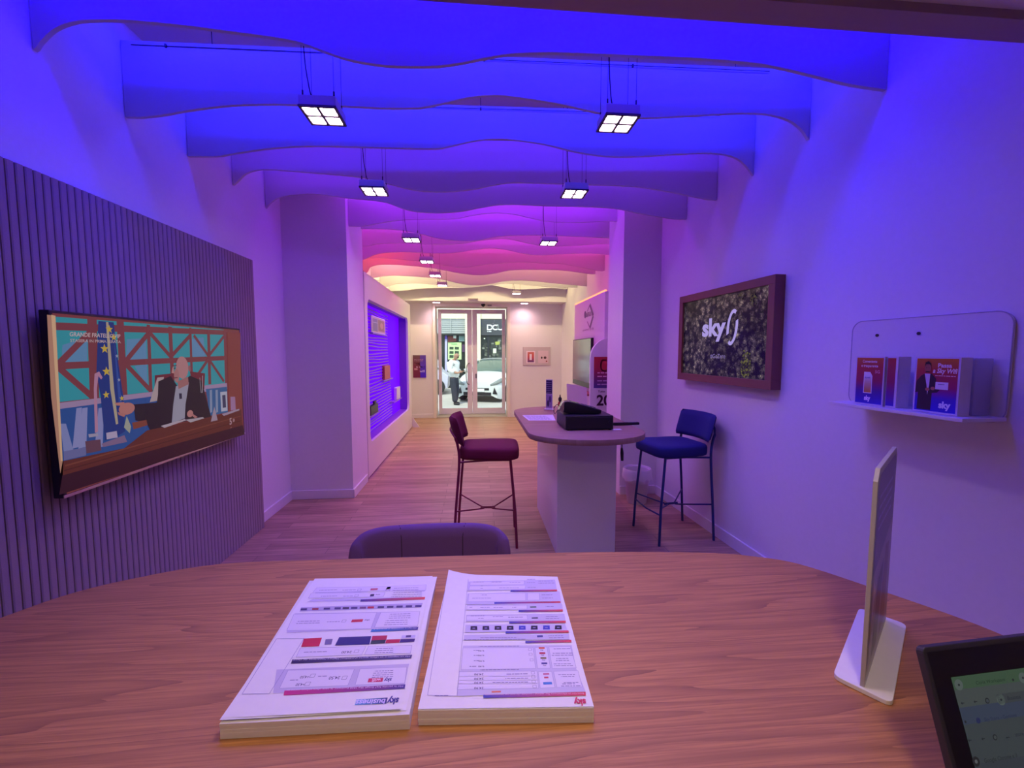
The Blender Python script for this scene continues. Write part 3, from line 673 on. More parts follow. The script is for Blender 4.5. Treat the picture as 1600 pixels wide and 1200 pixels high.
# ============================================================ RIGHT SIDE
def wbox(mb, s0, s1, o0, o1, z0, z1, bev=0):    # box along the right wall: s along the wall towards the camera from y=4, o = distance off the wall
    base = Vector((XR(4), 4, 0)); ang = math.atan2(WU.y, WU.x)
    c = base + WU * ((s0 + s1) / 2) + WN * ((o0 + o1) / 2)
    mb.box(c.x - (s1 - s0) / 2, c.x + (s1 - s0) / 2, c.y - (o1 - o0) / 2, c.y + (o1 - o0) / 2, z0, z1, bev, rz=ang); return mb
def sof(p): return (Vector(p) - Vector((XR(4), 4, 0))).dot(WU)
a = onr(1062, 463, .07); c_ = onr(1212, 430, .07); d_ = onr(1058, 592, .07); s0, s1 = sof(a), sof(c_); z1 = (a.z + c_.z) / 2; z0 = d_.z
base = Vector((XR(4), 4, 0)) + WU * ((s0 + s1) / 2)
t = thing('framed_screen', (base.x, base.y, z0), 'wood-framed screen with forest picture and white lettering on the right wall', 'screen')
fw_ = .055
b = MB(); wbox(b, s0, s1, .001, .07, z0, z0 + fw_, .002); wbox(b, s0, s1, .001, .07, z1 - fw_, z1, .002); wbox(b, s0, s0 + fw_, .001, .07, z0 + fw_, z1 - fw_, .002); wbox(b, s1 - fw_, s1, .001, .07, z0 + fw_, z1 - fw_, .002)
b.build('frame', WOODF, t, world=True)
b = MB(); wbox(b, s0 + fw_ - .004, s1 - fw_ + .004, .01, .052, z0 + fw_ - .004, z1 - fw_ + .004); b.build('bezel', BLACK, t, world=True)
def forest():
    m = bpy.data.materials.new('forest_screen'); m.use_nodes = True; n = m.node_tree.nodes; l = m.node_tree.links; b = n['Principled BSDF']
    b.inputs['Base Color'].default_value = (.008, .008, .008, 1); b.inputs['Roughness'].default_value = .25; b.inputs['Specular IOR Level'].default_value = .2
    tc = n.new('ShaderNodeTexCoord'); v = n.new('ShaderNodeTexVoronoi'); v.inputs['Scale'].default_value = 24; v.inputs['Randomness'].default_value = 1
    nz0 = n.new('ShaderNodeTexNoise'); nz0.inputs['Scale'].default_value = 60; add = n.new('ShaderNodeMixRGB'); add.blend_type = 'ADD'; add.inputs[0].default_value = .05
    l.new(tc.outputs['Object'], nz0.inputs['Vector']); l.new(tc.outputs['Object'], add.inputs[1]); l.new(nz0.outputs[1], add.inputs[2]); l.new(add.outputs[0], v.inputs['Vector'])
    r = n.new('ShaderNodeValToRGB'); e = r.color_ramp.elements; e[0].position = 0; e[0].color = (*lin((160, 148, 120)), 1); e[1].position = .62; e[1].color = (*lin((14, 9, 30)), 1)
    k = e.new(.25); k.color = (*lin((92, 80, 84)), 1); l.new(v.outputs['Distance'], r.inputs[0])
    nz = n.new('ShaderNodeTexNoise'); nz.inputs['Scale'].default_value = 6; nz.inputs['Detail'].default_value = 4; l.new(tc.outputs['Object'], nz.inputs['Vector'])
    mr = n.new('ShaderNodeMapRange'); mr.inputs['From Min'].default_value = .35; mr.inputs['From Max'].default_value = .65; mr.inputs['To Min'].default_value = .25; mr.inputs['To Max'].default_value = 1.3; l.new(nz.outputs[0], mr.inputs[0])
    n2 = n.new('ShaderNodeTexNoise'); n2.inputs['Scale'].default_value = 130; n2.inputs['Detail'].default_value = 4; l.new(tc.outputs['Object'], n2.inputs['Vector'])
    m2 = n.new('ShaderNodeMapRange'); m2.inputs['From Min'].default_value = .35; m2.inputs['From Max'].default_value = .65; m2.inputs['To Min'].default_value = .3; m2.inputs['To Max'].default_value = 1.5; l.new(n2.outputs[0], m2.inputs[0])
    mu = n.new('ShaderNodeMath'); mu.operation = 'MULTIPLY'; l.new(mr.outputs[0], mu.inputs[0]); l.new(m2.outputs[0], mu.inputs[1])
    mx = n.new('ShaderNodeMixRGB'); mx.blend_type = 'MULTIPLY'; mx.inputs[0].default_value = 1; l.new(r.outputs[0], mx.inputs[1]); l.new(mu.outputs[0], mx.inputs[2])
    l.new(mx.outputs[0], b.inputs['Emission Color']); b.inputs['Emission Strength'].default_value = 1.0; return m
b = MB(); wbox(b, s0 + fw_, s1 - fw_, .050, .0535, z0 + fw_, z1 - fw_); b.build('screen', forest(), t, world=True)
P = Print(Vector((XR(4), 4, 0)) + WN * .0545, WU, (0, 0, 1), eps=.0003, zoom=(6, 1060, 420))
LV = (165, 150, 215)
x, y = P.px(222, 655); x2, _ = P.px(440, 655); P.text('sky', x, y + .02, .125, LV, w=x2 - x, bold=.04, align='l')
def arc(cx, cy, rx, ry, a0, a1, w, sh):
    q = []; n_ = 14
    for k in range(n_ + 1): a = math.radians(a0 + (a1 - a0) * k / n_); q.append((cx + rx * math.cos(a) + sh * ry * math.sin(a), cy + ry * math.sin(a)))
    for k in range(n_, -1, -1): a = math.radians(a0 + (a1 - a0) * k / n_); q.append((cx + (rx - w) * math.cos(a) + sh * (ry - w) * math.sin(a), cy + (ry - w) * math.sin(a)))
    P.L += 1; n2 = len(q)
    for k in range(n_): P.poly([q[k], q[k + 1], q[n2 - 2 - k], q[n2 - 1 - k]], LV, P.L)
cx, cy = P.px(505, 548)
arc(cx, cy, .060, .125, 62, 205, .026, .12); arc(cx, cy, .060, .125, 242, 385, .026, .12)
x, y = P.px(368, 838); P.text('#GoZero', x, y, .032, (130, 115, 170), bold=0)
for dx, dy, r_ in ((620, 820, .05), (640, 900, .055), (655, 960, .045), (600, 870, .04)):      # the paler tree lower right
    pass
P.build('lettering', printmat('screen_letters', True), t)
P = Print(Vector((XR(4), 4, 0)) + WN * .0541, WU, (0, 0, 1), eps=.00003, zoom=(6, 1060, 420))
rr_ = random.Random(3)
for k in range(90):
    a_ = rr_.uniform(0, 2 * PI); r_ = rr_.random() ** .6
    x, y = P.px(630, 890); P.ell(x + .052 * r_ * math.cos(a_), y + .095 * r_ * math.sin(a_), rr_.uniform(.004, .009), rr_.uniform(.004, .009), rr_.choice([(84, 82, 40), (66, 64, 38), (48, 44, 36), (100, 98, 46), (40, 34, 38)]), n=7)
for (px_, py_, rx, ry) in ((705, 290, .035, .04), (590, 255, .03, .03)):
    for k in range(30):
        a_ = rr_.uniform(0, 2 * PI); r_ = rr_.random() ** .6; x, y = P.px(px_, py_)
        P.ell(x + rx * r_ * math.cos(a_), y + ry * r_ * math.sin(a_), rr_.uniform(.003, .006), rr_.uniform(.003, .006), rr_.choice([(62, 58, 44), (48, 44, 40), (74, 70, 44)]), n=7)
P.build('pale_tree', printmat('screen_letters', True), t)

# shelf board with leaflets
a = onr(1333, 503, .012); c_ = onr(1586, 484, .012); d_ = onr(1565, 662, .012)
s0, s1 = sof(a), sof(c_); z1 = (a.z + c_.z) / 2; z0 = d_.z - .0
base = Vector((XR(4), 4, 0)) + WU * ((s0 + s1) / 2)
t = thing('leaflet_shelf', (base.x, base.y, z0), 'white wall board with rounded corners and a narrow ledge on the right wall', 'shelf')
Mw = Matrix.Translation(Vector((XR(4), 4, 0))) @ Matrix((WU, Vector((0, 0, 1)), WN)).transposed().to_4x4()
b = MB(); b.prism(rrect(s0, z0, s1, z1, .05, 6), .001, .012, .0015, mtx=Mw); b.build('back_board', mat('board_acrylic', (.72, .72, .74), .3), t, world=True)
b = MB()
rr2 = rrect(s0, z0, s1, z1, .05, 6)
b.tube([Vector((XR(4), 4, 0)) + WU * q[0] + Vector((0, 0, 1)) * q[1] + WN * .012 for q in rr2], .0022, 6, closed=True); b.build('rim', mat('board_rim', (.45, .45, .5), .3), t, world=True)
pf = onr(1294, 622, .20); pr = onr(1494, 652, .20); ZS = 1.165
sA, sB = sof(pf), sof(pr)
b = MB(); wbox(b, sA, sB + .02, .012, .20, ZS - .014, ZS, .002); b.build('ledge', LACQ, t, world=True)
for (px_, py_) in ((1371, 524), (1436, 521)):
    q = onr(px_, py_, .013); b = MB(); b.lathe([(.007, 0), (.007, .004)], mtx=Matrix.Translation(q) @ Vector((0, 0, 1)).rotation_difference(WN).to_matrix().to_4x4(), seg=12); b.build('screw', BLACK, t, world=True)

def leaflet_art1(P, w, h):
    P.grad(.04 * w, .03 * h, .96 * w, .97 * h, [(0, (40, 30, 190)), (.28, (70, 30, 150)), (.5, (150, 25, 90)), (.8, (175, 40, 60)), (1, (185, 90, 50))], 1)
    P.text('Conveniente', .5 * w, .87 * h, .055 * h, (240, 220, 240), w=.5 * w, layer=3); P.text('e trasparente', .5 * w, .78 * h, .055 * h, (240, 220, 240), w=.58 * w, layer=3)
    P.poly([(.32 * w, .24 * h), (.62 * w, .24 * h), (.62 * w, .60 * h), (.54 * w, .68 * h), (.32 * w, .68 * h)], (235, 225, 240), 3)
    P.grad(.35 * w, .26 * h, .59 * w, .62 * h, [(0, (190, 120, 60)), (.5, (210, 170, 150)), (1, (225, 225, 245))], 4); P.text('sky mobile', .46 * w, .55 * h, .03 * h, (40, 60, 170), w=.18 * w, layer=5)
    P.text('5G', .78 * w, .66 * h, .06 * h, (230, 150, 190), layer=3); P.text('sky', .48 * w, .10 * h, .09 * h, (245, 235, 255), w=.22 * w, bold=.05, layer=3)
def leaflet_art2(P, w, h):
    P.grad(.04 * w, .03 * h, .96 * w, .97 * h, [(0, (40, 30, 200)), (.25, (60, 30, 190)), (.45, (150, 25, 100)), (.75, (175, 50, 60)), (1, (190, 105, 40))], 1)
    P.poly([(.04 * w, .35 * h), (.02 * w + .04 * w, .56 * h), (.16 * w, .66 * h), (.24 * w, .70 * h), (.40 * w, .70 * h), (.50 * w, .62 * h), (.53 * w, .46 * h), (.60 * w, .42 * h), (.54 * w, .37 * h), (.43 * w, .36 * h), (.42 * w, .05 * h), (.10 * w, .05 * h), (.11 * w, .36 * h)], (45, 28, 55), 2)
    P.poly([(.24 * w, .70 * h), (.37 * w, .70 * h), (.36 * w, .50 * h), (.33 * w, .32 * h), (.30 * w, .5 * h)], (205, 195, 225), 3)
    P.ell(.31 * w, .80 * h, .075 * w, .085 * h, (165, 95, 85), 4); P.poly([(.235 * w, .82 * h), (.25 * w, .90 * h), (.32 * w, .925 * h), (.38 * w, .88 * h), (.385 * w, .83 * h), (.35 * w, .87 * h), (.27 * w, .87 * h)], (30, 20, 30), 5)
    P.poly([(.26 * w, .745 * h), (.36 * w, .745 * h), (.35 * w, .725 * h), (.27 * w, .725 * h)], (45, 28, 30), 5); P.rect(.27 * w, .80 * h, .295 * w, .808 * h, (40, 25, 30), 5); P.rect(.325 * w, .80 * h, .35 * w, .808 * h, (40, 25, 30), 5)
    P.ell(.33 * w, .42 * h, .05 * w, .03 * h, (175, 110, 100), 5); P.ell(.45 * w, .44 * h, .05 * w, .03 * h, (175, 110, 100), 5)
    P.rect(.50 * w, .43 * h, .78 * w, .56 * h, (225, 215, 240), 3); P.rect(.56 * w, .515 * h, .70 * w, .525 * h, (80, 60, 140), 4)
    P.text('Passa', .68 * w, .82 * h, .07 * h, (245, 220, 235), w=.30 * w, layer=3, bold=.03); P.text('a Sky Wifi', .68 * w, .72 * h, .08 * h, (245, 220, 235), w=.52 * w, layer=3, bold=.03, shear=.15)
    P.dashes(.48 * w, .92 * w, .665 * h, .012 * h, (240, 200, 215), 3); P.text('sky', .73 * w, .11 * h, .11 * h, (225, 225, 255), w=.26 * w, bold=.05, layer=3)
def leaflet_stack(name, label, pa, pb, off, thick, art, curl):
    a = onr(*pa, off); c = onr(*pb, off); s0, s1 = sof(a), sof(c); h = .215
    base = Vector((XR(4), 4, 0)) + WU * ((s0 + s1) / 2) + WN * (off - thick / 2)
    t = thing(name, (base.x, base.y, ZS), label, 'leaflets')
    o = Vector((XR(4), 4, 0)); mb = MB(); n = 10
    for k in range(n):           # a row of leaflets, slightly fanned
        o0 = off - thick + thick * k / n; sh = curl * (k / n)
        wbox(mb, s0 + curl - sh, s1 + curl - sh, o0, o0 + thick / n * .86, ZS + .001, ZS + h)
    mb.build('leaflet_pack', mat('leaflet_paper', (.75, .73, .78), .6), t, world=True)
    P = Print(o + WU * s0 + WN * (off + .001) + Vector((0, 0, ZS + .001)), WU, (0, 0, 1), eps=.0005)
    P.rect(0, 0, s1 - s0, h, (210, 200, 225), 0); art(P, s1 - s0, h); P.build('front_leaflet', GLOSSP, t)
    return s0, s1
leaflet_stack('leaflet_stack', 'left leaflet pack on the ledge, red and blue cover with a white card', (1339, 554), (1384, 554), .155, .075, leaflet_art1, 0)
q0 = onr(1387, 554, .150); q1 = onr(1406, 554, .150)
leaflet_stack('leaflet_stack', 'narrow slice of red leaflets leaning behind the left pack on the ledge', (1388, 554), (1405, 554), .148, .06, lambda P, w, h: P.grad(.05 * w, .03 * h, .8 * w, .97 * h, [(0, (50, 30, 180)), (.5, (140, 25, 90)), (1, (170, 50, 60))], 1), 0)
s0_, s1 = leaflet_stack('leaflet_stack', 'right leaflet pack on the ledge, cover with a man in a dark jacket', (1432, 554), (1503, 555), .155, .05, leaflet_art2, 0)
b = MB(); wbox(b, s0_ + .004, s1 + .004, .02, .098, ZS + .001, ZS + .212, .003); o = b.build('clear_holder', mat('holder_acrylic', (.6, .58, .7), .15, alpha=.55)); tag(o, 'empty clear acrylic holder behind the man-cover leaflets on the ledge', 'leaflet holder')

# far right: wall cladding with logo, screen and LED line
t = thing('wall_cladding', (1.7, 5.6, 0), 'white wall cladding with a chevron logo beyond the right pillar', 'wall panel')
b = MB(); b.box(1.5, 1.868, 4.86, 6.36, 0, 2.10, .003); b.build('body', WHITE, t, world=True)
b = MB(); b.box(1.502, 1.522, 4.87, 6.35, 2.10, 2.118); b.build('led_strip', mat('orange_led', (1, .5, .2), .5, emit=(1.0, .26, .06), estr=2.2), t, world=True)
P = Print((1.4995, 6.36, 0), (0, -1, 0), (0, 0, 1), eps=.0008, zoom=(3.81, 540, 400)); LG = (120, 60, 130)
P.pline((1455, 290), (1475, 355), .05, LG); P.pline((1475, 355), (1455, 427), .05, LG); P.pline((1440, 330), (1455, 290), .02, (150, 90, 150)); P.pline((1440, 390), (1455, 427), .02, (150, 90, 150))
x, y = P.px(1424, 368); P.ell(x + .03, y + .04, .05, .05, LG); x2, _ = P.px(1472, 368); P.text('smart', x + .10, y, .09, (140, 80, 140), w=x2 - x - .1, align='l', bold=.01)
x, y = P.px(1415, 448); x2, _ = P.px(1480, 448); P.text('powered by sky', x, y, .03, (130, 80, 130), w=x2 - x, align='l', bold=0)
P.build('logo', PRINT, t)
t = thing('television', (1.5, 5.8, .9), 'dark switched-off television on the white cladding beyond the right pillar', 'television')
b = MB(); b.box(1.465, 1.499, 5.30, 6.30, .93, 1.58, .004); b.build('casing', BLACK, t, world=True)
b = MB(); b.box(1.462, 1.466, 5.31, 6.29, 1.0, 1.57); b.build('screen', mat('tv_off', (.20, .15, .14), .12, metal=.3), t, world=True)
t = thing('floor_totem', (1.5, 4.67, 0), 'white round-topped floor totem with a red and blue price poster beside the right pillar', 'totem')
pr = [(1.290, 0), (1.75, 0), (1.75, 1.34)] + [(1.52 + .23 * math.cos(a), 1.34 + .22 * math.sin(a)) for a in [PI * k / 14 for k in range(1, 14)]] + [(1.290, 1.34)]
b = MB(); b.prism(pr, -.02, .02, .003, mtx=Matrix.Translation((0, 4.70, 0)) @ Matrix.Rotation(PI / 2, 4, 'X')); b.build('board', LACQ, t, world=True)
P = Print((1.33, 4.6790, 0), (1, 0, 0), (0, 0, 1), eps=.0008)
P.grad(0, .995, .38, 1.345, [(0, (70, 60, 140)), (.3, (120, 50, 110)), (.6, (170, 40, 70)), (1, (190, 45, 60))], 1)
P.ell(.12, 1.25, .05, .07, (230, 150, 160)); P.ell(.12, 1.25, .035, .055, (185, 45, 65)); P.dashes(.04, .3, 1.16, .012, (230, 180, 200)); P.dashes(.04, .3, 1.12, .012, (230, 180, 200)); P.dashes(.04, .3, 1.07, .012, (200, 160, 210)); P.dashes(.04, .3, 1.03, .012, (200, 160, 210))
P.text('Tutto', .05, .945, .025, (60, 30, 60), align='l'); P.text('20', .035, .80, .115, (50, 20, 45), align='l', bold=.03)
P.build('poster', PRINT, t)
# shell chair and shelf beyond the bar table
t = thing('shell_chair', (1.2, 5.0, 0), 'white plastic shell chair standing beyond the bar table', 'chair')
SH = mat('shell_plastic', (.72, .70, .78), .4)
rows = []
for k in range(9):
    v = k / 8; z = .56 + .455 * v; d = .03 - .10 * v
    rows.append([(1.235 + .125 * u + .012 * (1 - u * u), 5.02 - d + .05 * (1 - u * u) , z - .05 * (u + 1) * .5 * v) for u in [-1 + 2 * j / 8 for j in range(9)]])
b = MB(); b.grid(rows, thick=.012); b.build('backrest', SH, t, world=True, smooth=60)
b = MB(); b.box(1.05, 1.42, 4.66, 5.04, .54, .56, .008); b.build('seat', SH, t, world=True)
for sx in (1.09, 1.38):
    for sy in (4.70, 5.0): b = MB(); b.tube([(sx, sy, .54), (sx + (.02 if sx > 1.2 else -.02), sy, 0)], .011); b.build('leg', SILVER, t, world=True)
b = MB(); b.box(1.36, 1.498, 5.15, 5.95, .855, .88, .003); o = b.build('wall_ledge', mat('red_wood', (.36, .13, .08), .5)); tag(o, 'short red-brown wooden ledge on the cladding behind the white chair', 'shelf')

# display board on the street wall right of the door
a = ony(817, 542, 9.09); c_ = ony(860, 571, 9.09)
t = thing('leaflet_board', (a.x, 9.09, c_.z), 'small clear wall board with two leaflets right of the glass door', 'display board')
b = MB(); b.box(a.x, c_.x, 9.085, 9.098, c_.z, a.z, .004); b.build('back_board', mat('board_grey', (.60, .52, .54), .3), t, world=True)
P = Print((a.x, 9.0845, c_.z), (1, 0, 0), (0, 0, 1), eps=.0008); w = c_.x - a.x; h = a.z - c_.z
P.rect(.12 * w, .12 * h, .44 * w, .78 * h, (235, 215, 225)); P.grad(.17 * w, .18 * h, .40 * w, .72 * h, [(0, (90, 60, 130)), (.5, (200, 80, 80)), (1, (210, 120, 100))]); P.rect(.24 * w, .3 * h, .32 * w, .62 * h, (240, 230, 235))
P.rect(.55 * w, .12 * h, .92 * w, .80 * h, (225, 200, 210)); P.ell(.68 * w, .42 * h, .03 * w, .06 * h, (60, 40, 50)); P.ell(.80 * w, .42 * h, .05 * w, .07 * h, (90, 60, 70)); P.rect(.83 * w, .2 * h, .88 * w, .26 * h, (150, 60, 60))
P.build('leaflets', GLOSSP, t)

# ============================================================ BAR TABLE
t = thing('bar_table', (.73, 3.2, 0), 'high round-ended table with veneer top on a white box pedestal', 'table')
def stadium(x0, x1, y0, y1, n=24):
    r = (x1 - x0) / 2; cx = (x0 + x1) / 2; o = []
    for k in range(n + 1): a = PI * k / n; o.append((cx + r * math.cos(a), y1 - r * .75 + r * .75 * math.sin(a)))
    for k in range(n + 1): a = PI + PI * k / n; o.append((cx + r * math.cos(a), y0 + r * .75 + r * .75 * math.sin(a)))
    return o
b = MB(); b.prism(stadium(.345, 1.125, 2.46, 4.05), .838, .875, .004); b.build('tabletop', TTOP, t, world=True, smooth=40)
b = MB(); b.box(.552, .964, 2.80, 3.72, 0, .838, .002); b.build('pedestal', LACQ, t, world=True)
# cash drawer
t = thing('cash_drawer', (.765, 2.93, .875), 'black cash drawer sitting on the high veneer table', 'cash drawer')
b = MB(); b.box(.602, .928, 2.775, 3.09, .880, .972, .003); b.build('case', mat('drawer_black', (.014, .013, .018), .5), t, world=True)
b = MB(); b.box(.608, .922, 2.770, 2.776, .888, .962, .002); b.build('drawer_front', BLACK, t, world=True)
b = MB(); b.lathe([(.008, 0), (.008, .004)], mtx=Matrix.Translation((.90, 2.770, .93)) @ Matrix.Rotation(PI / 2, 4, 'X'), seg=14); b.build('lock', mat('drawer_black', (0, 0, 0)), t, world=True)
for sx in (.62, .91):
    for sy in (2.79, 3.07): b = MB(); b.lathe([(.009, 0), (.009, .006)], (sx, sy, .875), seg=12); b.build('rubber_foot', BLACK, t, world=True)
# payment terminal (tilted handset in a cradle)
t = thing('payment_terminal', (.72, 2.88, .972), 'black payment terminal with shiny end lying tilted on the cash drawer', 'payment terminal', rz=0)
R = Matrix.Translation((.725, 2.90, 1.012)) @ Matrix.Rotation(math.radians(13), 4, 'Y') @ Matrix.Rotation(math.radians(-6), 4, 'Z')
def lb(mb, x0, x1, y0, y1, z0, z1, bev=0):
    u = bmesh.new(); bmesh.ops.create_cube(u, size=1); bmesh.ops.scale(u, vec=(x1 - x0, y1 - y0, z1 - z0), verts=u.verts)
    if bev: bmesh.ops.bevel(u, geom=u.edges[:], offset=bev, segments=3, affect='EDGES')
    mb._add(u, R @ Matrix.Translation(((x0 + x1) / 2, (y0 + y1) / 2, (z0 + z1) / 2))); return mb
def side_prism(name, pts, y0_, y1_, m):     # profile in x/z, extruded along y
    b = MB(); b.prism(pts, -(y1_ - y0_) / 2, (y1_ - y0_) / 2, .004, mtx=Matrix.Translation((.725, (y0_ + y1_) / 2, .9735)) @ Matrix.Rotation(math.radians(-5), 4, 'Z') @ Matrix.Rotation(PI / 2, 4, 'X'), seg=3)
    return b.build(name, m, t, world=True, smooth=35)
side_prism('case', [(-.115, .012), (-.07, .0), (.10, .0), (.142, .006), (.146, .026), (.02, .062), (-.085, .088), (-.112, .083)], 2.855, 2.945, BLACK)
side_prism('printer_cover', [(-.148, .030), (-.118, .010), (-.108, .012), (-.106, .084), (-.122, .082)], 2.857, 2.943, mat('chrome_grey', (.55, .52, .42), .18, .9))
R = Matrix.Translation((.725, 2.90, .9735)) @ Matrix.Rotation(math.radians(-5), 4, 'Z') @ Matrix.Translation((0, 0, .0655)) @ Matrix.Rotation(math.radians(14), 4, 'Y')
b = MB(); lb(b, -.075, -.005, -.034, .034, .001, .004, .0008); b.build('screen', BLACKG, t, world=True)
b = MB()
for i in range(4):
    for j in range(3): lb(b, .015 + i * .026, .034 + i * .026, -.03 + j * .022, -.012 + j * .022, -.002, .004, .001)
b.build('keypad', mat('key_grey', (.12, .12, .13), .5), t, world=True)
b = MB(); b.tube(catmull([(.59, 2.90, 1.02), (.565, 2.90, 1.035), (.548, 2.92, 1.005), (.56, 2.95, .965), (.585, 2.96, .99), (.60, 2.98, .98)], 5), .0022, 6); b.build('cable', WIRE, t, world=True)
# remote
b = MB(); q0 = onz(956, 664, .875); q1 = onz(999, 664, .875); c = (q0 + q1) / 2; L = (q1 - q0).length
b.box(c.x - L / 2, c.x + L / 2, c.y - .016, c.y + .016, .8755, .895, .005, rz=.04)
tt = thing('remote_control', (c.x, c.y, .8755), 'slim black remote control right of the cash drawer', 'remote control'); b.build('case', BLACK, tt, world=True, smooth=40)
b = MB()
for k in range(5): b.box(c.x + .02 + k * .012, c.x + .028 + k * .012, c.y - .004, c.y + .004, .8945, .8965)
b.build('buttons', mat('button_grey', (.5, .5, .55), .4), tt, world=True)
q = onz(966, 671, .875); b = MB(); b.box(q.x - .045, q.x + .02, q.y - .02, q.y + .02, .8752, .8762); tag(b.build('paper_slip', mat('slip', (.8, .8, .82), .8)), 'small white paper slip at the right foot of the cash drawer', 'paper')
# sheets at the back left
def sheet(pts, z, name, label, lines, thick=.001):
    w = [onz(*p, z) for p in pts]; c = sum(w, Vector()) / 4
    t = thing(name, (c.x, c.y, z), label, 'paper'); b = MB(); b.prism([(v.x, v.y) for v in w], z, z + thick); b.build('sheet', mat('slip', (.8, .8, .82), .8), t, world=True)
    U = (w[1] - w[0]); V = (w[3] - w[0]); lu, lv = U.length, V.length; P = Print(w[0] + Vector((0, 0, thick + .0002)), U, V, eps=.0002)
    if P.N.z < 0: P.N = -P.N
    for k in range(lines): P.dashes(lu * .08, lu * .9, lv * (.12 + .8 * k / lines), lv * .025, (110, 100, 150), 1)
    P.build('print', PRINT, t); return t
sheet([(826, 657), (868, 657), (864, 648), (816, 649)], .8755, 'price_sheet', 'white printed sheet on the high table left of the cash drawer', 10)
# small sign stand and bottle on the table
q = onz(858, 640, .875)
t = thing('sign_stand', (q.x, q.y, .875), 'small dark upright sign on a white foot at the back of the high table', 'sign')
rot = math.radians(-38)
b = MB(); b.box(q.x - .045, q.x + .045, q.y - .035, q.y + .035, .8755, .882, .002, rz=rot + .3); b.build('base', LACQ, t, world=True)
U = Vector((math.cos(rot), math.sin(rot), 0)); Nn = Vector((U.y, -U.x, 0))
hh = .27; b = MB(); b.box(q.x - .034, q.x + .034, q.y - .003, q.y + .003, .882, .882 + hh, .001, rz=rot); b.build('plate', LACQ, t, world=True)
P = Print(q + Vector((0, 0, .007)) - U * .034 + Nn * .0036, U, (0, 0, 1), eps=.0003)
P.rect(.004, .14, .064, hh - .008, (52, 42, 92), 1); P.rect(.004, .01, .064, .135, (150, 130, 180), 1); P.ell(.025, .05, .012, .03, (60, 50, 90), 2); P.ell(.045, .09, .012, .03, (80, 60, 120), 2)
for k in range(6): P.dashes(.008, .058, .15 + k * .018, .003, (190, 180, 215), 2)
P.build('print', PRINT, t)
q = ony(875, 634, 3.92)
t = thing('sauce_bottle', (q.x, 3.92, .875), 'tiny red bottle with black cap at the back of the high table', 'bottle')
b = MB(); b.lathe([(.017, .0), (.02, .01), (.021, .045), (.012, .06)], (q.x, 3.92, .8755), 16); b.build('body', mat('bottle_red', (.45, .03, .03), .3), t, world=True, smooth=50)
b = MB(); b.lathe([(.010, .06), (.017, .075), (.017, .092), (.006, .105), (.004, .125)], (q.x, 3.92, .8755), 16); b.build('cap', BLACK, t, world=True, smooth=50)
# bracket and strap under the table edge
q = ony(978, 698, 2.86)
t = thing('hanging_strap', (1.0, 2.86, .70), 'black strap hanging from a small white bracket under the high table', 'strap')
b = MB(); b.box(.9645, 1.03, 2.83, 2.89, .765, .785, .003); b.build('bracket', LACQ, t, world=True)
b = MB(); b.tube(catmull([(.985, 2.85, .835), (.985, 2.85, .80), (1.0, 2.85, .785), (1.015, 2.845, .76), (1.012, 2.84, .70), (1.018, 2.84, .655)], 5), .004, 8); b.build('loop', BLACK, t, world=True)
b = MB(); b.tube([(1.013, 2.84, .735), (1.015, 2.84, .70), (1.018, 2.84, .645)], [.007, .012, .009], 10); b.build('grip', BLACK, t, world=True)

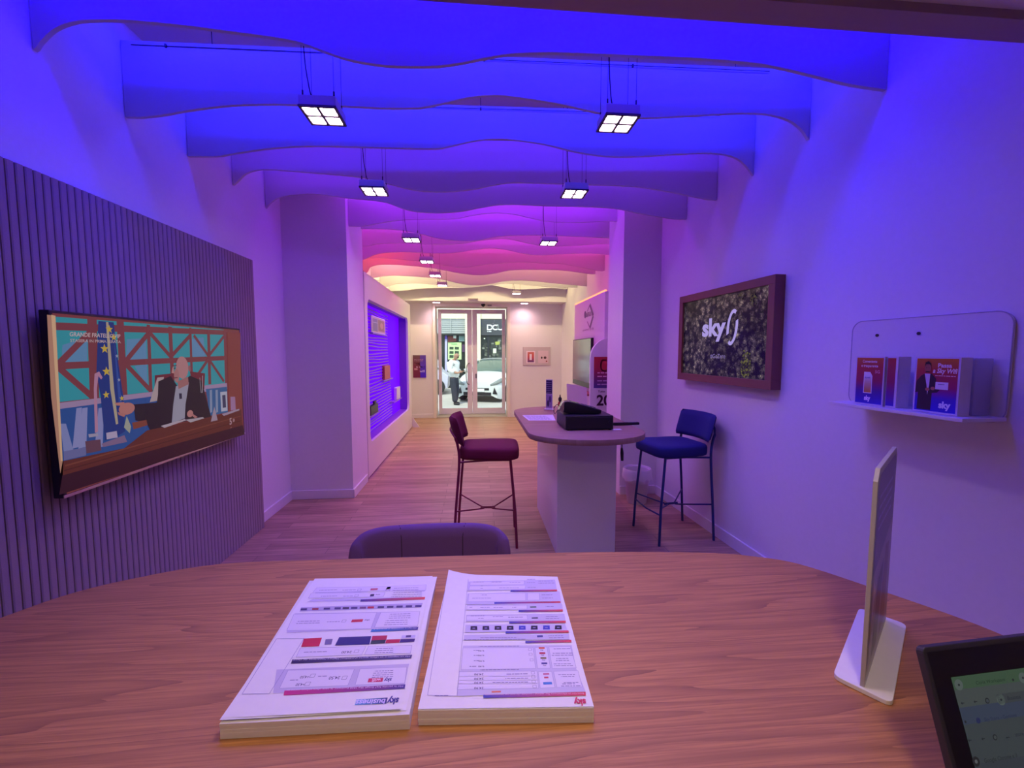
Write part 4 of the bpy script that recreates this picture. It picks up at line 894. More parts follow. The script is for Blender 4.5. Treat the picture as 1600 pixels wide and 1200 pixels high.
# ============================================================ STOOLS
def pad(mb, w, d, z0, z1, front_r=.09, cy=0, curve=0):
    pass
def make_stool(name, label, V_, M_):
    r = thing(name, (0, 0, 0), label, 'bar stool')      # faces local +X
    # seat cushion: rounded superellipse, slightly domed
    n = 40; rows = []
    for (k, z) in ((.93, .640), (.985, .646), (1.0, .660), (1.0, .698), (.985, .712), (.95, .720), (.8, .724), (.4, .7255), (.01, .726)):
        row = []
        for j in range(n):
            a = 2 * PI * j / n; e = 2 / 5.5
            cx = math.copysign(abs(math.cos(a)) ** e, math.cos(a)); sy = math.copysign(abs(math.sin(a)) ** e, math.sin(a))
            w = .205 - .015 * (cx < 0); row.append((.215 * cx * k + .02, w * sy * k, z))
        rows.append(row)
    b = MB(); b.grid(rows, closeu=True); b.bm.faces.new(list(b.bm.verts)[:0] or [v for v in b.bm.verts if abs(v.co.z - .64) < 1e-6]); b.build('seat', V_, r, smooth=60)
    # backrest: curved pad leaning back
    def bp(u, v, off):
        yy = .205 * u; lean = -.055 * v; bow = .055 * u * u
        return Vector((-.205 + bow + lean + off, yy, .740 + .200 * v))
    rows = []; K = 16; J = 10
    F_, B_ = [], []
    for j in range(J + 1):
        v = j / J; F_.append([]); B_.append([])
        for k in range(K + 1):
            u = -1 + 2 * k / K; ex = max(0, 1 - abs(u) ** 6) ** .5; ey = max(0, 1 - abs(2 * v - 1) ** 6) ** .5; th = .026 * min(ex, ey)
            uu = u * (1 - .05 * (1 - ey)); F_[-1].append(bp(uu, v, th)); B_[-1].append(bp(uu, v, -th))
    b = MB(); b.grid(F_); b.grid(B_); bmesh.ops.remove_doubles(b.bm, verts=b.bm.verts, dist=.0008); b.build('backrest', V_, r, smooth=70)
    # legs
    T = .0095
    for s in (-1, 1):
        b = MB(); b.tube([(.215, s * .185, 0), (.205, s * .178, .25), (.17, s * .165, .642)], T); b.build('leg', M_, r, smooth=50)
        b = MB(); b.tube(catmull([(-.235, s * .19, 0), (-.215, s * .187, .30), (-.19, s * .185, .62), (-.198, s * .186, .74), (-.215, s * .188, .80)], 5), T); b.build('leg', M_, r, smooth=50)
        b = MB(); b.tube([(-.19, s * .185, .628), (.0, s * .16, .634), (.17, s * .165, .636)], .007); b.build('seat_rail', M_, r, smooth=50)
    b = MB(); b.tube([(.208, -.18, .225), (.215, 0, .215), (.208, .18, .225)], .006)
    b.build('footrest', M_, r, smooth=50)
    b = MB(); zc = .235
    for s in (-1, 1):
        b.tube(catmull([(.208, s * .18, .275), (.06, s * .03, zc), (.03, s * .008, zc)], 4), .0055, 8); b.tube(catmull([(-.218, s * .187, .275), (-.05, s * .03, zc), (-.02, s * .008, zc)], 4), .0055, 8)
    b.tube([(-.05, 0, zc), (.06, 0, zc)], .0085, 8)
    b.build('stretcher', M_, r, smooth=50)
    b = MB(); b.tube(catmull([(-.215, -.188, .80), (-.255, -.12, .845), (-.262, 0, .85), (-.255, .12, .845), (-.215, .188, .80)], 6), .0075, 8); b.build('back_rail', M_, r, smooth=50)
    return r
s1_ = make_stool('bar_stool', 'crimson upholstered bar stool left of the high table', REDV, REDM); s1_.location = (.085, 3.13, 0); s1_.rotation_euler = (0, 0, math.radians(-3))
s2_ = make_stool('bar_stool', 'blue upholstered bar stool between the high table and the right wall', BLUV, BLUM); s2_.location = (1.505, 3.09, 0); s2_.rotation_euler = (0, 0, math.radians(180 + 8))

# waste bin
t = thing('waste_bin', (1.50, 3.78, 0), 'small white waste bin with a bag behind the blue bar stool', 'waste bin')
b = MB(); b.lathe([(.085, 0), (.088, .005), (.112, .30), (.118, .305), (.118, .31), (.108, .31), (.084, .01)], seg=32); b.build('bucket', BIN, t, smooth=50)
b = MB(); rg = random.Random(2); rows = []
for rr__, z in ((.110, .20), (.1135, .31), (.122, .325), (.128, .31), (.130, .27), (.134, .235)):
    rows.append([((rr__ + (rg.uniform(-.006, .010) if z < .3 and rr__ > .115 else 0)) * math.cos(2 * PI * k / 30), (rr__ + .004 * math.sin(5 * k)) * math.sin(2 * PI * k / 30), z + (rg.uniform(-.02, .02) if rr__ > .133 else 0)) for k in range(30)])
b.grid(rows, closeu=True); b.build('bag', BAG, t, smooth=60)

# ============================================================ PLUM CHAIR BEHIND THE DESK
t = thing('tub_chair', (-.165, 1.52, 0), 'plum upholstered chair tucked against the far side of the desk', 'chair')
rows_f = []; A0 = 20; K = 36
def cp(a, z, off):  # plan curve: a from -1 to 1
    u = abs(a); s = math.copysign(1, a)
    x = .268 * math.sin(min(u, 1) * PI / 2 * .98) * s; y = .055 * math.cos(u * PI / 2) ** .8
    nx, ny = x / .26, max(.1, y / .055); l_ = math.hypot(nx, ny); return Vector((x - off * nx / l_ * .0 + off * nx / l_, y + off * ny / l_, z))
rows = []
def topz(a): return .755 - .05 * max(0, (abs(a) - .35) / .65) ** 2.2
zs = [0, .15, .4, .7, .9, .97, 1.0]
sec = [(-1, 0), (-1, .5), (-1, .85), (-.8, .96), (-.35, 1.0), (.35, 1.0), (.8, .96), (1, .85), (1, .5), (1, 0)]
for o_, v in sec:
    row = []
    for k in range(K + 1):
        a = -1 + 2 * k / K; z = .44 + (topz(a) - .44) * v; row.append(cp(a, z, .024 * o_))
    rows.append(row)
b = MB(); b.grid(rows)
for k_ in (0, K): b.bm.faces.new([b.bm.verts.new(rw[k_]) for rw in rows])
bmesh.ops.remove_doubles(b.bm, verts=b.bm.verts, dist=.0005); b.build('backrest', PURV, t, smooth=60)
for a in (-.30, .32):
    b = MB(); b.tube([cp(a, .46 + (topz(a) - .46) * v, -.0245) for v in (0, .3, .6, .86)] + [cp(a, topz(a) - .004, -.012), cp(a, topz(a) + .0005, 0)], .0016, 6); b.build('seam', mat('seam_dark', (.05, .02, .06), .9), t)
b = MB(); b.box(-.24, .24, -.33, .12, .38, .47, .03, 4); b.build('seat', PURV, t, smooth=50)
for sx in (-1, 1):
    for sy in (-.28, .10): b = MB(); b.tube([(sx * .2, sy, .38), (sx * .23, sy * 1.1, 0)], [.014, .009]); b.build('leg', BLACK, t)

# ============================================================ DESK
DZ = .79
edge_px = [(1600,1005),(1500,965),(1370,920),(1250,881),(1180,869),(1100,863),(920,862),(742,867),(500,874),(340,881),(200,905),(100,930),(0,965)]
far = [onz(*p, DZ) for p in edge_px]; far = catmull(far, 5)
outl = [(v.x, v.y) for v in far]
outl += [(-1.13, .90), (-1.14, .72), (-1.10, .52), (-1.0, .36), (-.85, .27), (-.6, .235), (0, .23), (.6, .235), (.88, .27), (1.05, .36), (1.15, .50), (1.17, .64)]
t = thing('reception_desk', (0, .7, 0), 'large oak-topped desk with rounded ends filling the foreground', 'desk')
b = MB(); b.prism(outl, DZ - .035, DZ, .003); b.build('desktop', OAK, t, world=True)
for x in (-.72, .72): b = MB(); b.box(x - .2, x + .2, .5, 1.0, 0, DZ - .035, .003); b.build('pedestal', LACQ, t, world=True)

# ---- paper stacks on the desk
def pagelines(P, x0, x1, y0, n, dy, h=.0016, col=(120, 110, 150)):
    for k in range(n): P.dashes(x0, x1 - random.uniform(0, .3) * (x1 - x0), y0 - k * dy, h, col, 3)
def paper_stack(pts_top, zt, label, seedv):
    w = [onz(*p, zt) for p in pts_top]; c = sum(w, Vector()) / 4
    t = thing('paper_stack', (c.x, c.y, DZ), label, 'paper stack', group=None); rg = random.Random(seedv); b = MB(); n = 5; h = (zt - DZ - .0005) / n
    for k in range(n):
        dx, dy = rg.uniform(-.0003, .0003), rg.uniform(-.0003, .0003)
        b.prism([(v.x + dx, v.y + dy) for v in w], DZ + .0003 + k * h, DZ + .0003 + (k + 1) * h)
    b.build('sheets', PAPER, t, world=True); return w
ZT = .8165
wl_ = paper_stack([(343,1131),(640,1116),(680,906),(484,907)], ZT, 'thick ream of paper under the loose business form, left on the desk', 1)
wr_ = paper_stack([(653,1110),(928,1106),(871,902),(701,900)], ZT, 'right-hand stack of paper under the price form on the desk', 2)
SHEETM = mat('sheet_white', (.80, .79, .80), .7)
def curved_sheet(name, label, pts, z, bend, corner=None):
    w = [onz(*p, z) for p in pts]; c = sum(w, Vector()) / 4
    t = thing(name, (c.x, c.y, z), label, 'printed sheet'); rows = []; n = 16
    for i in range(n + 1):
        row = []
        for j in range(n + 1):
            u, v = j / n, i / n; p = (w[0] * (1 - u) + w[1] * u) * (1 - v) + (w[3] * (1 - u) + w[2] * u) * v
            dz = bend * (max(0, .35 - v) / .35) ** 2 * (1 - u) 
            if corner: d = max(0, 1 - math.hypot((u - corner[0]) * 3.5, (v - corner[1]) * 4)); dz += corner[2] * d * d
            row.append(p + Vector((0, 0, dz)))
        rows.append(row)
    b = MB(); b.grid(rows); b.build('sheet', SHEETM, t, world=True, smooth=60)
    return t, w
curved_sheet('loose_sheet', 'blank-edged loose sheet peeking out beneath the business form', [(343,1128),(634,1110),(683,901),(492,904)], ZT + .0008, .003)
t, w = curved_sheet('printed_form', 'top printed business form on the left paper stack, upside down', [(345,1122),(626,1108),(676,900),(500,905)], ZT + .0042, 0)
# page frame: read from the far side of the desk
ZP = ZT + .0046
def zp(px_, py_, sc, ox, oy): return onz(ox + px_ / sc, oy + py_ / sc, ZP)
U = (zp(200, 900, 4.446, 340, 890) - zp(1290, 860, 4.446, 340, 890)).normalized(); V = Vector((U.y, -U.x, 0))
if V.y > 0: V = -V
P = Print(Vector((w[1].x, w[1].y, ZP)), U, V, eps=.00006, zoom=(4.446, 340, 890)); P.N = Vector((0, 0, 1))
INK = (70, 60, 110); G1 = (195, 190, 215); LN = (150, 145, 185)
def q(P, x0, y0, x1, y1, x2, y2, x3, y3, c, l=2): P.poly([P.px(x0, y0), P.px(x1, y1), P.px(x2, y2), P.px(x3, y3)], c, l)
def fr(P, pts, w=.0009, c=LN, l=3):
    pp = [P.px(*a) for a in pts]
    for a, b_ in zip(pp, pp[1:] + pp[:1]): P.line(a, b_, w, c, l)
def gbar(P, pts, c0, c1, l=3):     # bar from page-left (photo right) to page-right with a colour run
    pp = [P.px(*a) for a in pts]; P.poly(pp, None, l, [c1, c0, c0, c1])
# grey fields
q(P, 410, 695, 1330, 655, 1300, 800, 385, 860, G1); q(P, 535, 305, 1400, 290, 1385, 400, 478, 440, G1); q(P, 640, 200, 1450, 105, 1440, 150, 690, 150, G1)
q(P, 580, 262, 1425, 232, 1415, 262, 570, 292, (180, 175, 205)); q(P, 660, 205, 1440, 190, 1436, 205, 620, 225, G1)
for pts in ([(490,700),(950,692),(905,805),(430,825)], [(990,690),(1315,678),(1300,790),(955,802)], [(575,545),(1030,535),(1000,592),(545,610)], [(1048,535),(1350,527),(1340,582),(1020,592)], [(530,310),(1105,300),(1065,410),(480,425)], [(1135,298),(1405,290),(1390,392),(1090,402)],
            [(690,125),(1180,118),(1165,148),(660,160)], [(1205,115),(1450,106),(1445,145),(1195,150)], [(650,165),(1165,158),(1150,190),(630,200)]):
    pp = [P.px(*a) for a in pts]; P.poly(pp, (222, 218, 232), 3); fr(P, pts, .0006, LN, 4)
fr(P, [(410,480),(600,478),(360,862),(170,865)], .0009)
gbar(P, [(465,842),(1305,798),(1300,828),(458,875)], (70, 60, 130), (200, 50, 120), 5); gbar(P, [(520,625),(1352,592),(1345,618),(508,655)], (80, 70, 120), (45, 35, 70), 5)
gbar(P, [(1070,415),(1395,398),(1390,420),(1062,435)], (75, 65, 140), (60, 130, 190), 5); gbar(P, [(995,208),(1442,190),(1438,208),(990,224)], (210, 80, 70), (70, 60, 140), 5)
q(P, 600, 480, 725, 474, 705, 533, 580, 538, (200, 40, 60), 5); q(P, 845, 470, 1068, 463, 1055, 520, 815, 528, (45, 45, 115), 5)
q(P, 1075, 462, 1180, 458, 1172, 488, 1068, 492, (180, 45, 70), 5); q(P, 1068, 492, 1170, 488, 1162, 513, 1060, 518, (40, 60, 60), 5); q(P, 1172, 488, 1270, 484, 1262, 508, 1165, 513, (190, 40, 60), 6); q(P, 1272, 484, 1372, 480, 1366, 502, 1264, 508, (60, 40, 110), 6)
q(P, 1280, 458, 1375, 454, 1372, 474, 1276, 480, (200, 195, 225), 5); q(P, 1310, 458, 1345, 456, 1342, 470, 1306, 472, (70, 60, 120), 6)
q(P, 750, 485, 800, 482, 790, 520, 742, 523, (120, 115, 150), 5)
for x, c in ((600, INK), (680, (150, 60, 80)), (760, INK), (835, INK), (892, (60, 50, 70)), (950, INK), (1010, (120, 80, 120)), (1065, (180, 50, 60)), (1135, INK), (1200, INK), (1265, INK), (1330, INK), (1395, (60, 50, 110))):
    y = 278 - (x - 600) * .028; q(P, x - 22, y - 8, x + 22, y - 9, x + 20, y + 5, x - 24, y + 6, c, 5)
q(P, 935, 348, 1012, 345, 1005, 364, 926, 367, (200, 50, 70), 5); q(P, 1065, 132, 1115, 130, 1110, 142, 1060, 145, (190, 90, 110), 5); q(P, 1062, 172, 1090, 170, 1085, 186, 1057, 188, (40, 40, 80), 5)
q(P, 1050, 757, 1152, 752, 1145, 780, 1042, 784, (200, 50, 90), 5); gbar(P, [(965,903),(1182,890),(1172,932),(952,942)], (55, 50, 120), (110, 170, 225), 5)
def tx(P, s, x, y, h, c, wpx=None, bold=.02, lay=6):
    a = P.px(x, y); w = None
    if wpx: w = abs(P.px(x - wpx, y)[0] - a[0])
    P.text(s, a[0], a[1], h, c, w=w, bold=bold, align='l', layer=lay)
tx(P, 'sky', 1262, 893, .0125, (70, 65, 140), 78, .04); tx(P, 'business', 1168, 900, .011, (215, 205, 245), 200, .02, 7)
tx(P, 'sky', 1212, 755, .009, (70, 65, 140), 52, .03); tx(P, 'wifi', 1138, 757, .007, (240, 200, 220), 60, .02, 7)
tx(P, '24,50', 855, 742, .007, INK, 75, .01); tx(P, '+4,50', 640, 738, .006, INK, 60, .01); tx(P, '+4,50', 610, 790, .006, INK, 60, .01); tx(P, '24,00', 935, 566, .006, INK, 70, .01)
tx(P, 'Hai la partita Iva? Scegli Sky Wifi business: la rete ultra veloce come te', 1290, 806, .0035, (225, 205, 235), 790, .0, 7)
tx(P, 'Hai un negozio o un ufficio aperto al pubblico? Migliora l\'esperienza dei clienti', 1335, 600, .0032, (215, 210, 230), 790, 0, 7)
tx(P, 'Naviga e connettiti: il generale 5', 1380, 404, .003, (220, 215, 240), 290, 0, 7); tx(P, 'sky', 1058, 348, .004, INK, 38, .02); tx(P, 'sky', 1130, 172, .0035, INK, 34, .02)
for x0, y0, n_, w_ in ((1220, 700, 4, 130), (1220, 545, 3, 120), (1340, 305, 3, 140), (1320, 350, 3, 150), (760, 738, 1, 60), (560, 765, 1, 60), (760, 568, 1, 160), (1395, 125, 2, 170), (1420, 155, 3, 200), (830, 140, 1, 120), (830, 182, 1, 110), (960, 140, 1, 90), (940, 182, 1, 70), (710, 355, 2, 150), (850, 360, 1, 90)):
    for k in range(n_):
        a = P.px(x0, y0 + k * 14); w__ = abs(P.px(x0 - w_, y0)[0] - a[0]); P.dashes(a[0], a[0] + w__, a[1], .0016, (120, 110, 155), 5)
for x, y in ((660, 738), (625, 795), (882, 752), (965, 568), (878, 358), (985, 141), (965, 182)): a = P.px(x, y); P.frame(a[0] - .004, a[1] - .004, a[0] + .004, a[1] + .004, .0006, (90, 80, 130), 5)
for v in P.v: pass
P.build('print', PRINT, t)

t, w = curved_sheet('printed_form', 'top printed price form on the right paper stack, upside down', [(653,1108),(928,1104),(871,901),(701,897)], ZT + .0012, 0, corner=(0, 1, .012))
ZP = ZT + .0021
P = Print(Vector((w[1].x, w[1].y, ZP)), (w[0] - w[1]), Vector(((w[0] - w[1]).y, -(w[0] - w[1]).x, 0)), eps=.00006, zoom=(4.8, 640, 890)); 
if P.V.y > 0: P.V = -P.V
P.N = Vector((0, 0, 1))
for pts in ([(372,760),(1250,745),(1320,915),(355,950)], [(400,570),(1215,568),(1250,745),(380,760)], [(420,415),(1165,405),(1185,460),(415,472)], [(440,90),(1090,75),(1105,150),(435,160)], [(435,180),(1125,165),(1140,260),(425,262)], [(430,265),(1145,260),(1150,300),(425,305)], [(425,340),(1160,330),(1170,385),(420,392)], [(410,490),(1195,480),(1200,525),(405,530)]):
    pp = [P.px(*a) for a in pts]; P.poly(pp, (200, 196, 220), 2)
for pts in ([(400,588),(925,585),(945,742),(385,750)], [(372,768),(955,762),(968,890),(358,900)], [(1045,582),(1205,578),(1250,738),(1070,742)], [(1080,765),(1262,758),(1295,880),(1105,885)], [(940,585),(1030,582),(1055,740),(960,742)], [(965,768),(1065,765),(1090,885),(980,890)], [(450,125),(870,118),(865,145),(445,152)], [(445,182),(870,178),(870,232),(438,240)], [(885,178),(970,176),(975,228),(885,230)], [(430,272),(880,268),(880,295),(428,300)], [(428,348),(880,342),(885,375),(424,380)], [(455,95),(860,85),(858,112),(452,118)]):
    pp = [P.px(*a) for a in pts]; P.poly(pp, (222, 218, 234), 3); fr(P, pts, .0005, LN, 4)
fr(P, [(280,65),(440,70),(355,948),(135,942)], .0008); 
for y0 in (802, 832, 858): fr(P, [(372, y0), (955, y0 - 4), (955, y0 - 3), (372, y0 + 1)], .0004)
RB = (200, 50, 75); BB = (65, 75, 165)
for pts in ([(553,940),(1320,918),(1322,945),(553,965)], [(868,535),(1212,528),(1214,545),(868,552)], [(720,463),(1192,457),(1194,473),(720,480)], [(748,388),(1170,384),(1172,400),(746,405)], [(818,304),(1148,300),(1150,314),(818,318)], [(635,245),(1130,238),(1133,250),(635,258)], [(757,154),(1105,150),(1108,162),(757,167)]): gbar(P, pts, (215, 75, 70), BB, 5)
for k, x in enumerate((482, 572, 663, 754, 845, 935, 1026, 1115)):
    c = (30, 28, 45) if k not in (4, 6) else (60, 70, 180); y = 440 - k * .8; q(P, x - 24, y - 15, x + 24, y - 15, x + 26, y + 15, x - 26, y + 15, c, 5)
    q(P, x - 10, y - 3, x + 10, y - 3, x + 10, y + 4, x - 10, y + 4, (150, 150, 190), 6)
for x, y, c in ((990, 590, (215, 100, 60)), (995, 628, (180, 40, 60)), (1003, 665, (120, 110, 40)), (1010, 705, (60, 50, 130))):
    q(P, x - 22, y - 7, x + 22, y - 7, x + 23, y + 6, x - 21, y + 6, c, 5); tx(P, 'sky', x + 14, y + 12, .003, INK, 26, .02)
q(P, 1000, 845, 1066, 843, 1070, 862, 1004, 864, (70, 130, 200), 5); q(P, 1008, 805, 1040, 804, 1042, 815, 1010, 816, (200, 60, 80), 5); q(P, 1000, 780, 1046, 779, 1048, 788, 1002, 789, (190, 60, 100), 5)
q(P, 955, 495, 998, 493, 1000, 507, 957, 509, (60, 60, 130), 5); q(P, 903, 277, 950, 276, 951, 286, 904, 287, (60, 100, 70), 5); q(P, 915, 360, 962, 358, 963, 368, 916, 369, (60, 60, 80), 5); q(P, 615, 912, 685, 910, 685, 922, 615, 924, (220, 120, 80), 5)
for x, y in ((555, 780), (555, 812), (555, 842), (555, 882)): tx(P, '24,90', x, y, .0045, INK, 70, .01)
for x, y in ((560, 605), (560, 640), (562, 682), (560, 722)): tx(P, '9,90', x, y, .0035, INK, 45, .01)
tx(P, 'sky', 1318, 972, .0125, (205, 60, 90), 92, .04)
tx(P, 'Entra con un abbonamento Sky: aggiungi i pacchetti che vuoi con intrattenimento', 1305, 925, .0034, (235, 190, 215), 740, 0, 7)
for x, y, wd in ((1205, 592, 130), (1222, 625, 150), (1225, 640, 160), (1190, 665, 90), (1195, 680, 100), (1210, 705, 130), (1225, 718, 140), (1240, 785, 130), (1235, 800, 100), (1265, 845, 110), (1280, 870, 150), (1240, 855, 100), (885, 780, 160), (888, 812, 170), (888, 842, 270), (520, 605, 40), (520, 642, 40), (520, 682, 40), (500, 724, 50), (820, 572, 300), (870, 520, 460), (800, 508, 270), (820, 748, 290),
                 (1150, 495, 110), (1155, 510, 110), (1080, 275, 60), (800, 283, 30), (700, 283, 70), (600, 283, 70), (470, 283, 20), (1110, 352, 90), (1120, 366, 100), (850, 355, 110), (700, 352, 80), (560, 345, 100), (555, 365, 40), (1085, 100, 120), (1075, 85, 110), (940, 98, 60), (940, 72, 60), (830, 95, 80), (690, 92, 80), (555, 92, 80), (820, 135, 150), (550, 122, 20), (550, 140, 20), (945, 133, 60), (1070, 188, 80), (1075, 212, 80), (580, 190, 45), (610, 213, 140), (1060, 242, 100), (290, 942, 100)):
    a = P.px(x, y); w__ = abs(P.px(x - wd, y)[0] - a[0]); P.dashes(a[0], a[0] + w__, a[1], .0016, (125, 115, 160), 5)
for x, y in ((938, 878), (930, 840), (928, 805), (925, 775), (903, 600), (908, 636), (915, 678)): a = P.px(x, y); P.frame(a[0] - .003, a[1] - .003, a[0] + .003, a[1] + .003, .0005, (110, 100, 150), 5)
P.build('print', PRINT, t)

# ---- sign stand on the desk
cs = [onz(1342, 955, DZ), onz(1416, 981, DZ), onz(1394, 1107, DZ), onz(1301, 1061, DZ)]
c = sum(cs, Vector()) / 4
t = thing('sign_stand', (c.x, c.y, DZ), 'tall white sign stand seen edge-on at the right of the desk', 'sign')
ctr = Vector((c.x, c.y)); pl = []
for i in range(4):                                    # rounded corners
    a, b_, d = cs[i - 1], cs[i], cs[(i + 1) % 4]; u = (a - b_).normalized() * .014; v = (d - b_).normalized() * .014
    for k in range(5): s = k / 4; p = b_ + u * (1 - s) ** 2 + v * s ** 2; pl.append((p.x, p.y))
b = MB(); b.prism(pl, DZ + .0005, DZ + .009, .001); b.build('base', mat('stand_white', (.82, .81, .78), .4), t, world=True)
n0 = onz(1347, 1073, DZ + .009); n1 = onz(1381, 966, DZ + .009); U = Vector((n1.x - n0.x, n1.y - n0.y, 0)); Lb = U.length; U.normalize(); Nv = Vector((U.y, -U.x, 0))
HT = onz(0, 0, 0) and (ony(1376, 732, n0.y).z - DZ - .012)
cut = .02
pr = [(0, 0), (Lb, 0), (Lb, HT - cut), (Lb - cut, HT), (cut, HT), (0, HT - cut)]
Mb = Matrix.Translation(Vector((n0.x, n0.y, DZ + .009))) @ Matrix((U, Vector((0, 0, 1)), Nv)).transposed().to_4x4()
b = MB(); b.prism(pr, -.0035, .0035, .0008, mtx=Mb); b.build('plate', mat('stand_plate', (.45, .43, .42), .4), t, world=True)
P = Print(Vector((n0.x, n0.y, DZ + .009)) + Nv * .0037, U, (0, 0, 1), eps=.0002)
def side(P):
    P.poly([(.012, .20), (Lb - .012, .24), (Lb - .012, HT - .03), (Lb - .03, HT - .012), (.03, HT - .012), (.012, HT - .03)], (92, 76, 120), 1); P.poly([(.012, .02), (Lb - .012, .02), (Lb - .012, .24), (.012, .20)], (150, 130, 150), 1)
    P.poly([(.05, .03), (.12, .03), (.16, .19), (.09, .17)], (80, 60, 80), 2); P.poly([(.15, .03), (.23, .03), (.24, .2), (.18, .21)], (120, 80, 90), 2); P.poly([(.02, .08), (.06, .16), (.03, .19)], (190, 170, 190), 2)
    for k in range(4): P.dashes(.04, Lb - .06, HT - .06 - k * .02, .006, (150, 140, 190), 2)
side(P); P.build('print', GLOSSP, t)
P = Print(Vector((n1.x, n1.y, DZ + .009)) - Nv * .0037, -U, (0, 0, 1), eps=.0002); side(P); P.build('print', GLOSSP, t)

# ---- laptop in the near right corner
YL = .50; TL = ony(1440, 1012, YL)
t = thing('laptop', (TL.x + .16, .40, DZ), 'open black laptop at the near right corner of the desk', 'laptop')
w = .335; Ut = (ony(1600, 1000, YL + .01) - TL); Ut.z = 0; Ut.normalize()
tilt = math.radians(20); Dn = Vector((0, -math.sin(tilt), -math.cos(tilt))); hL = (TL.z - DZ - .02) / math.cos(tilt)
Nl = Ut.cross(-Dn).normalized()        # faces the seated reader (towards -Y)
if Nl.y > 0: Nl = -Nl
Ml = Matrix.Translation(TL) @ Matrix((Ut, -Dn, Ut.cross(-Dn))).transposed().to_4x4()
s_ = 1 if Ut.cross(-Dn).y < 0 else -1
b = MB(); b.prism(rrect(0, -hL, w, 0, .008, 4), -s_ * .010, 0, .0012, mtx=Ml); b.build('lid', mat('laptop_shell', (.03, .028, .035), .45), t, world=True)
P = Print(TL + Nl * .0006, Ut, -Dn, eps=.0004, zoom=(5.45, 1430, 980)); P.N = Nl
x0, y0 = P.px(305, 432); x1 = w - x0; yb = -hL + .018
P.poly([(.006, yb - .012), (w - .006, yb - .012), (w - .006, -.006), (.006, -.006)], (10, 9, 12), 0)
P.build('bezel', mat('bezel_black', (.008, .007, .009), .35), t)
P = Print(TL + Nl * .0012, Ut, -Dn, eps=.0002, zoom=(5.45, 1430, 980)); P.N = Nl
P.rect(x0, yb, x1, y0, (62, 68, 76), 0)
bands = [(432, 545, (68, 92, 72)), (545, 700, (76, 84, 84)), (700, 850, (62, 72, 92)), (850, 1200, (66, 74, 78))]
for k, (ya, yc, c) in enumerate(bands):
    a = P.px(305, ya)[1]; d = P.px(305, yc)[1]; P.rect(x0, max(d, yb), x1, a, c, 1)
def ic(x, y, r=.003, c=(40, 44, 50)): a = P.px(x, y); P.ell(a[0], a[1], r, r, c, 3, 12)
for x, y in ((410, 650), (520, 640), (475, 965), (590, 955)): a = P.px(x, y); P.rect(a[0] - .0025, a[1] - .0005, a[0] + .0025, a[1] + .0005, (40, 44, 50), 3); P.poly([(a[0] - .003, a[1]), (a[0] - .0008, a[1] - .0018), (a[0] - .0008, a[1] + .0018)], (40, 44, 50), 3)
for x, y in ((375, 495), (740, 630), (925, 450)): a = P.px(x, y); P.ell(a[0], a[1], .0065, .0065, (92, 104, 100), 2, 18); P.ell(a[0], a[1], .0018, .0014, (45, 50, 55), 3, 8)
for x, y in ((620, 635), (690, 945)): a = P.px(x, y); P.ell(a[0], a[1], .0034, .0034, (38, 40, 46), 3, 14); P.ell(a[0], a[1], .0022, .0022, (72, 80, 82), 4, 14)
ic(545, 800, .0034, (44, 50, 92)); ic(435, 808, .0015); ic(840, 465, .0016); a = P.px(530, 1145); P.ell(a[0], a[1], .0055, .0055, (44, 44, 48), 3, 16); P.ell(a[0], a[1], .0022, .0022, (100, 104, 108), 4, 12)
a = P.px(525, 498); P.text('Citrix Workspace', a[0], a[1], .0042, (38, 58, 42), w=P.px(775, 480)[0] - a[0], align='l', bold=.0, layer=3)
a = P.px(600, 810); P.text('Sky Store - Gestione', a[0], a[1], .0042, (44, 50, 78), w=P.px(880, 780)[0] - a[0], align='l', bold=0, layer=3)
a = P.px(800, 635); P.rect(a[0] - .016, a[1] - .003, x1 - .01, a[1] + .008, (66, 72, 76), 2); P.text('Business', a[0], a[1], .0045, (40, 46, 60), align='l', bold=0, layer=3)
a = P.px(870, 945); P.text('store', a[0], a[1], .0045, (40, 46, 60), align='l', bold=0, layer=3); a = P.px(800, 950); P.rect(a[0] - .003, a[1] - .0005, a[0] + .003, a[1] + .0005, (36, 40, 48), 3)
a = P.px(605, 1158); P.text('Google Chrome e il', a[0], a[1], .0045, (44, 46, 50), align='l', bold=0, layer=3)
P.build('screen', printmat('laptop_screen', True, strength=.62), t)
hb = TL + Dn * hL
b = MB(); c = hb + Ut * w / 2; ang = math.atan2(Ut.y, Ut.x); b.box(c.x - w / 2, c.x + w / 2, c.y - .232, c.y - .002, DZ + .002, DZ + .018, .003, rz=ang); b.build('keyboard_base', mat('laptop_shell', (0, 0, 0)), t, world=True)
b = MB()
for i in range(14):
    for j in range(5): b.box(c.x - .15 + i * .0215, c.x - .132 + i * .0215, c.y - .12 + j * .02, c.y - .104 + j * .02, DZ + .018, DZ + .0195)
b.build('keys', mat('key_dark', (.02, .02, .022), .5), t, world=True)
b = MB(); b.tube([hb + Ut * .04 + Vector((0, .004, 0)), hb + Ut * (w - .04) + Vector((0, .004, 0))], .006, 10); b.build('hinge', BLACK, t, world=True)

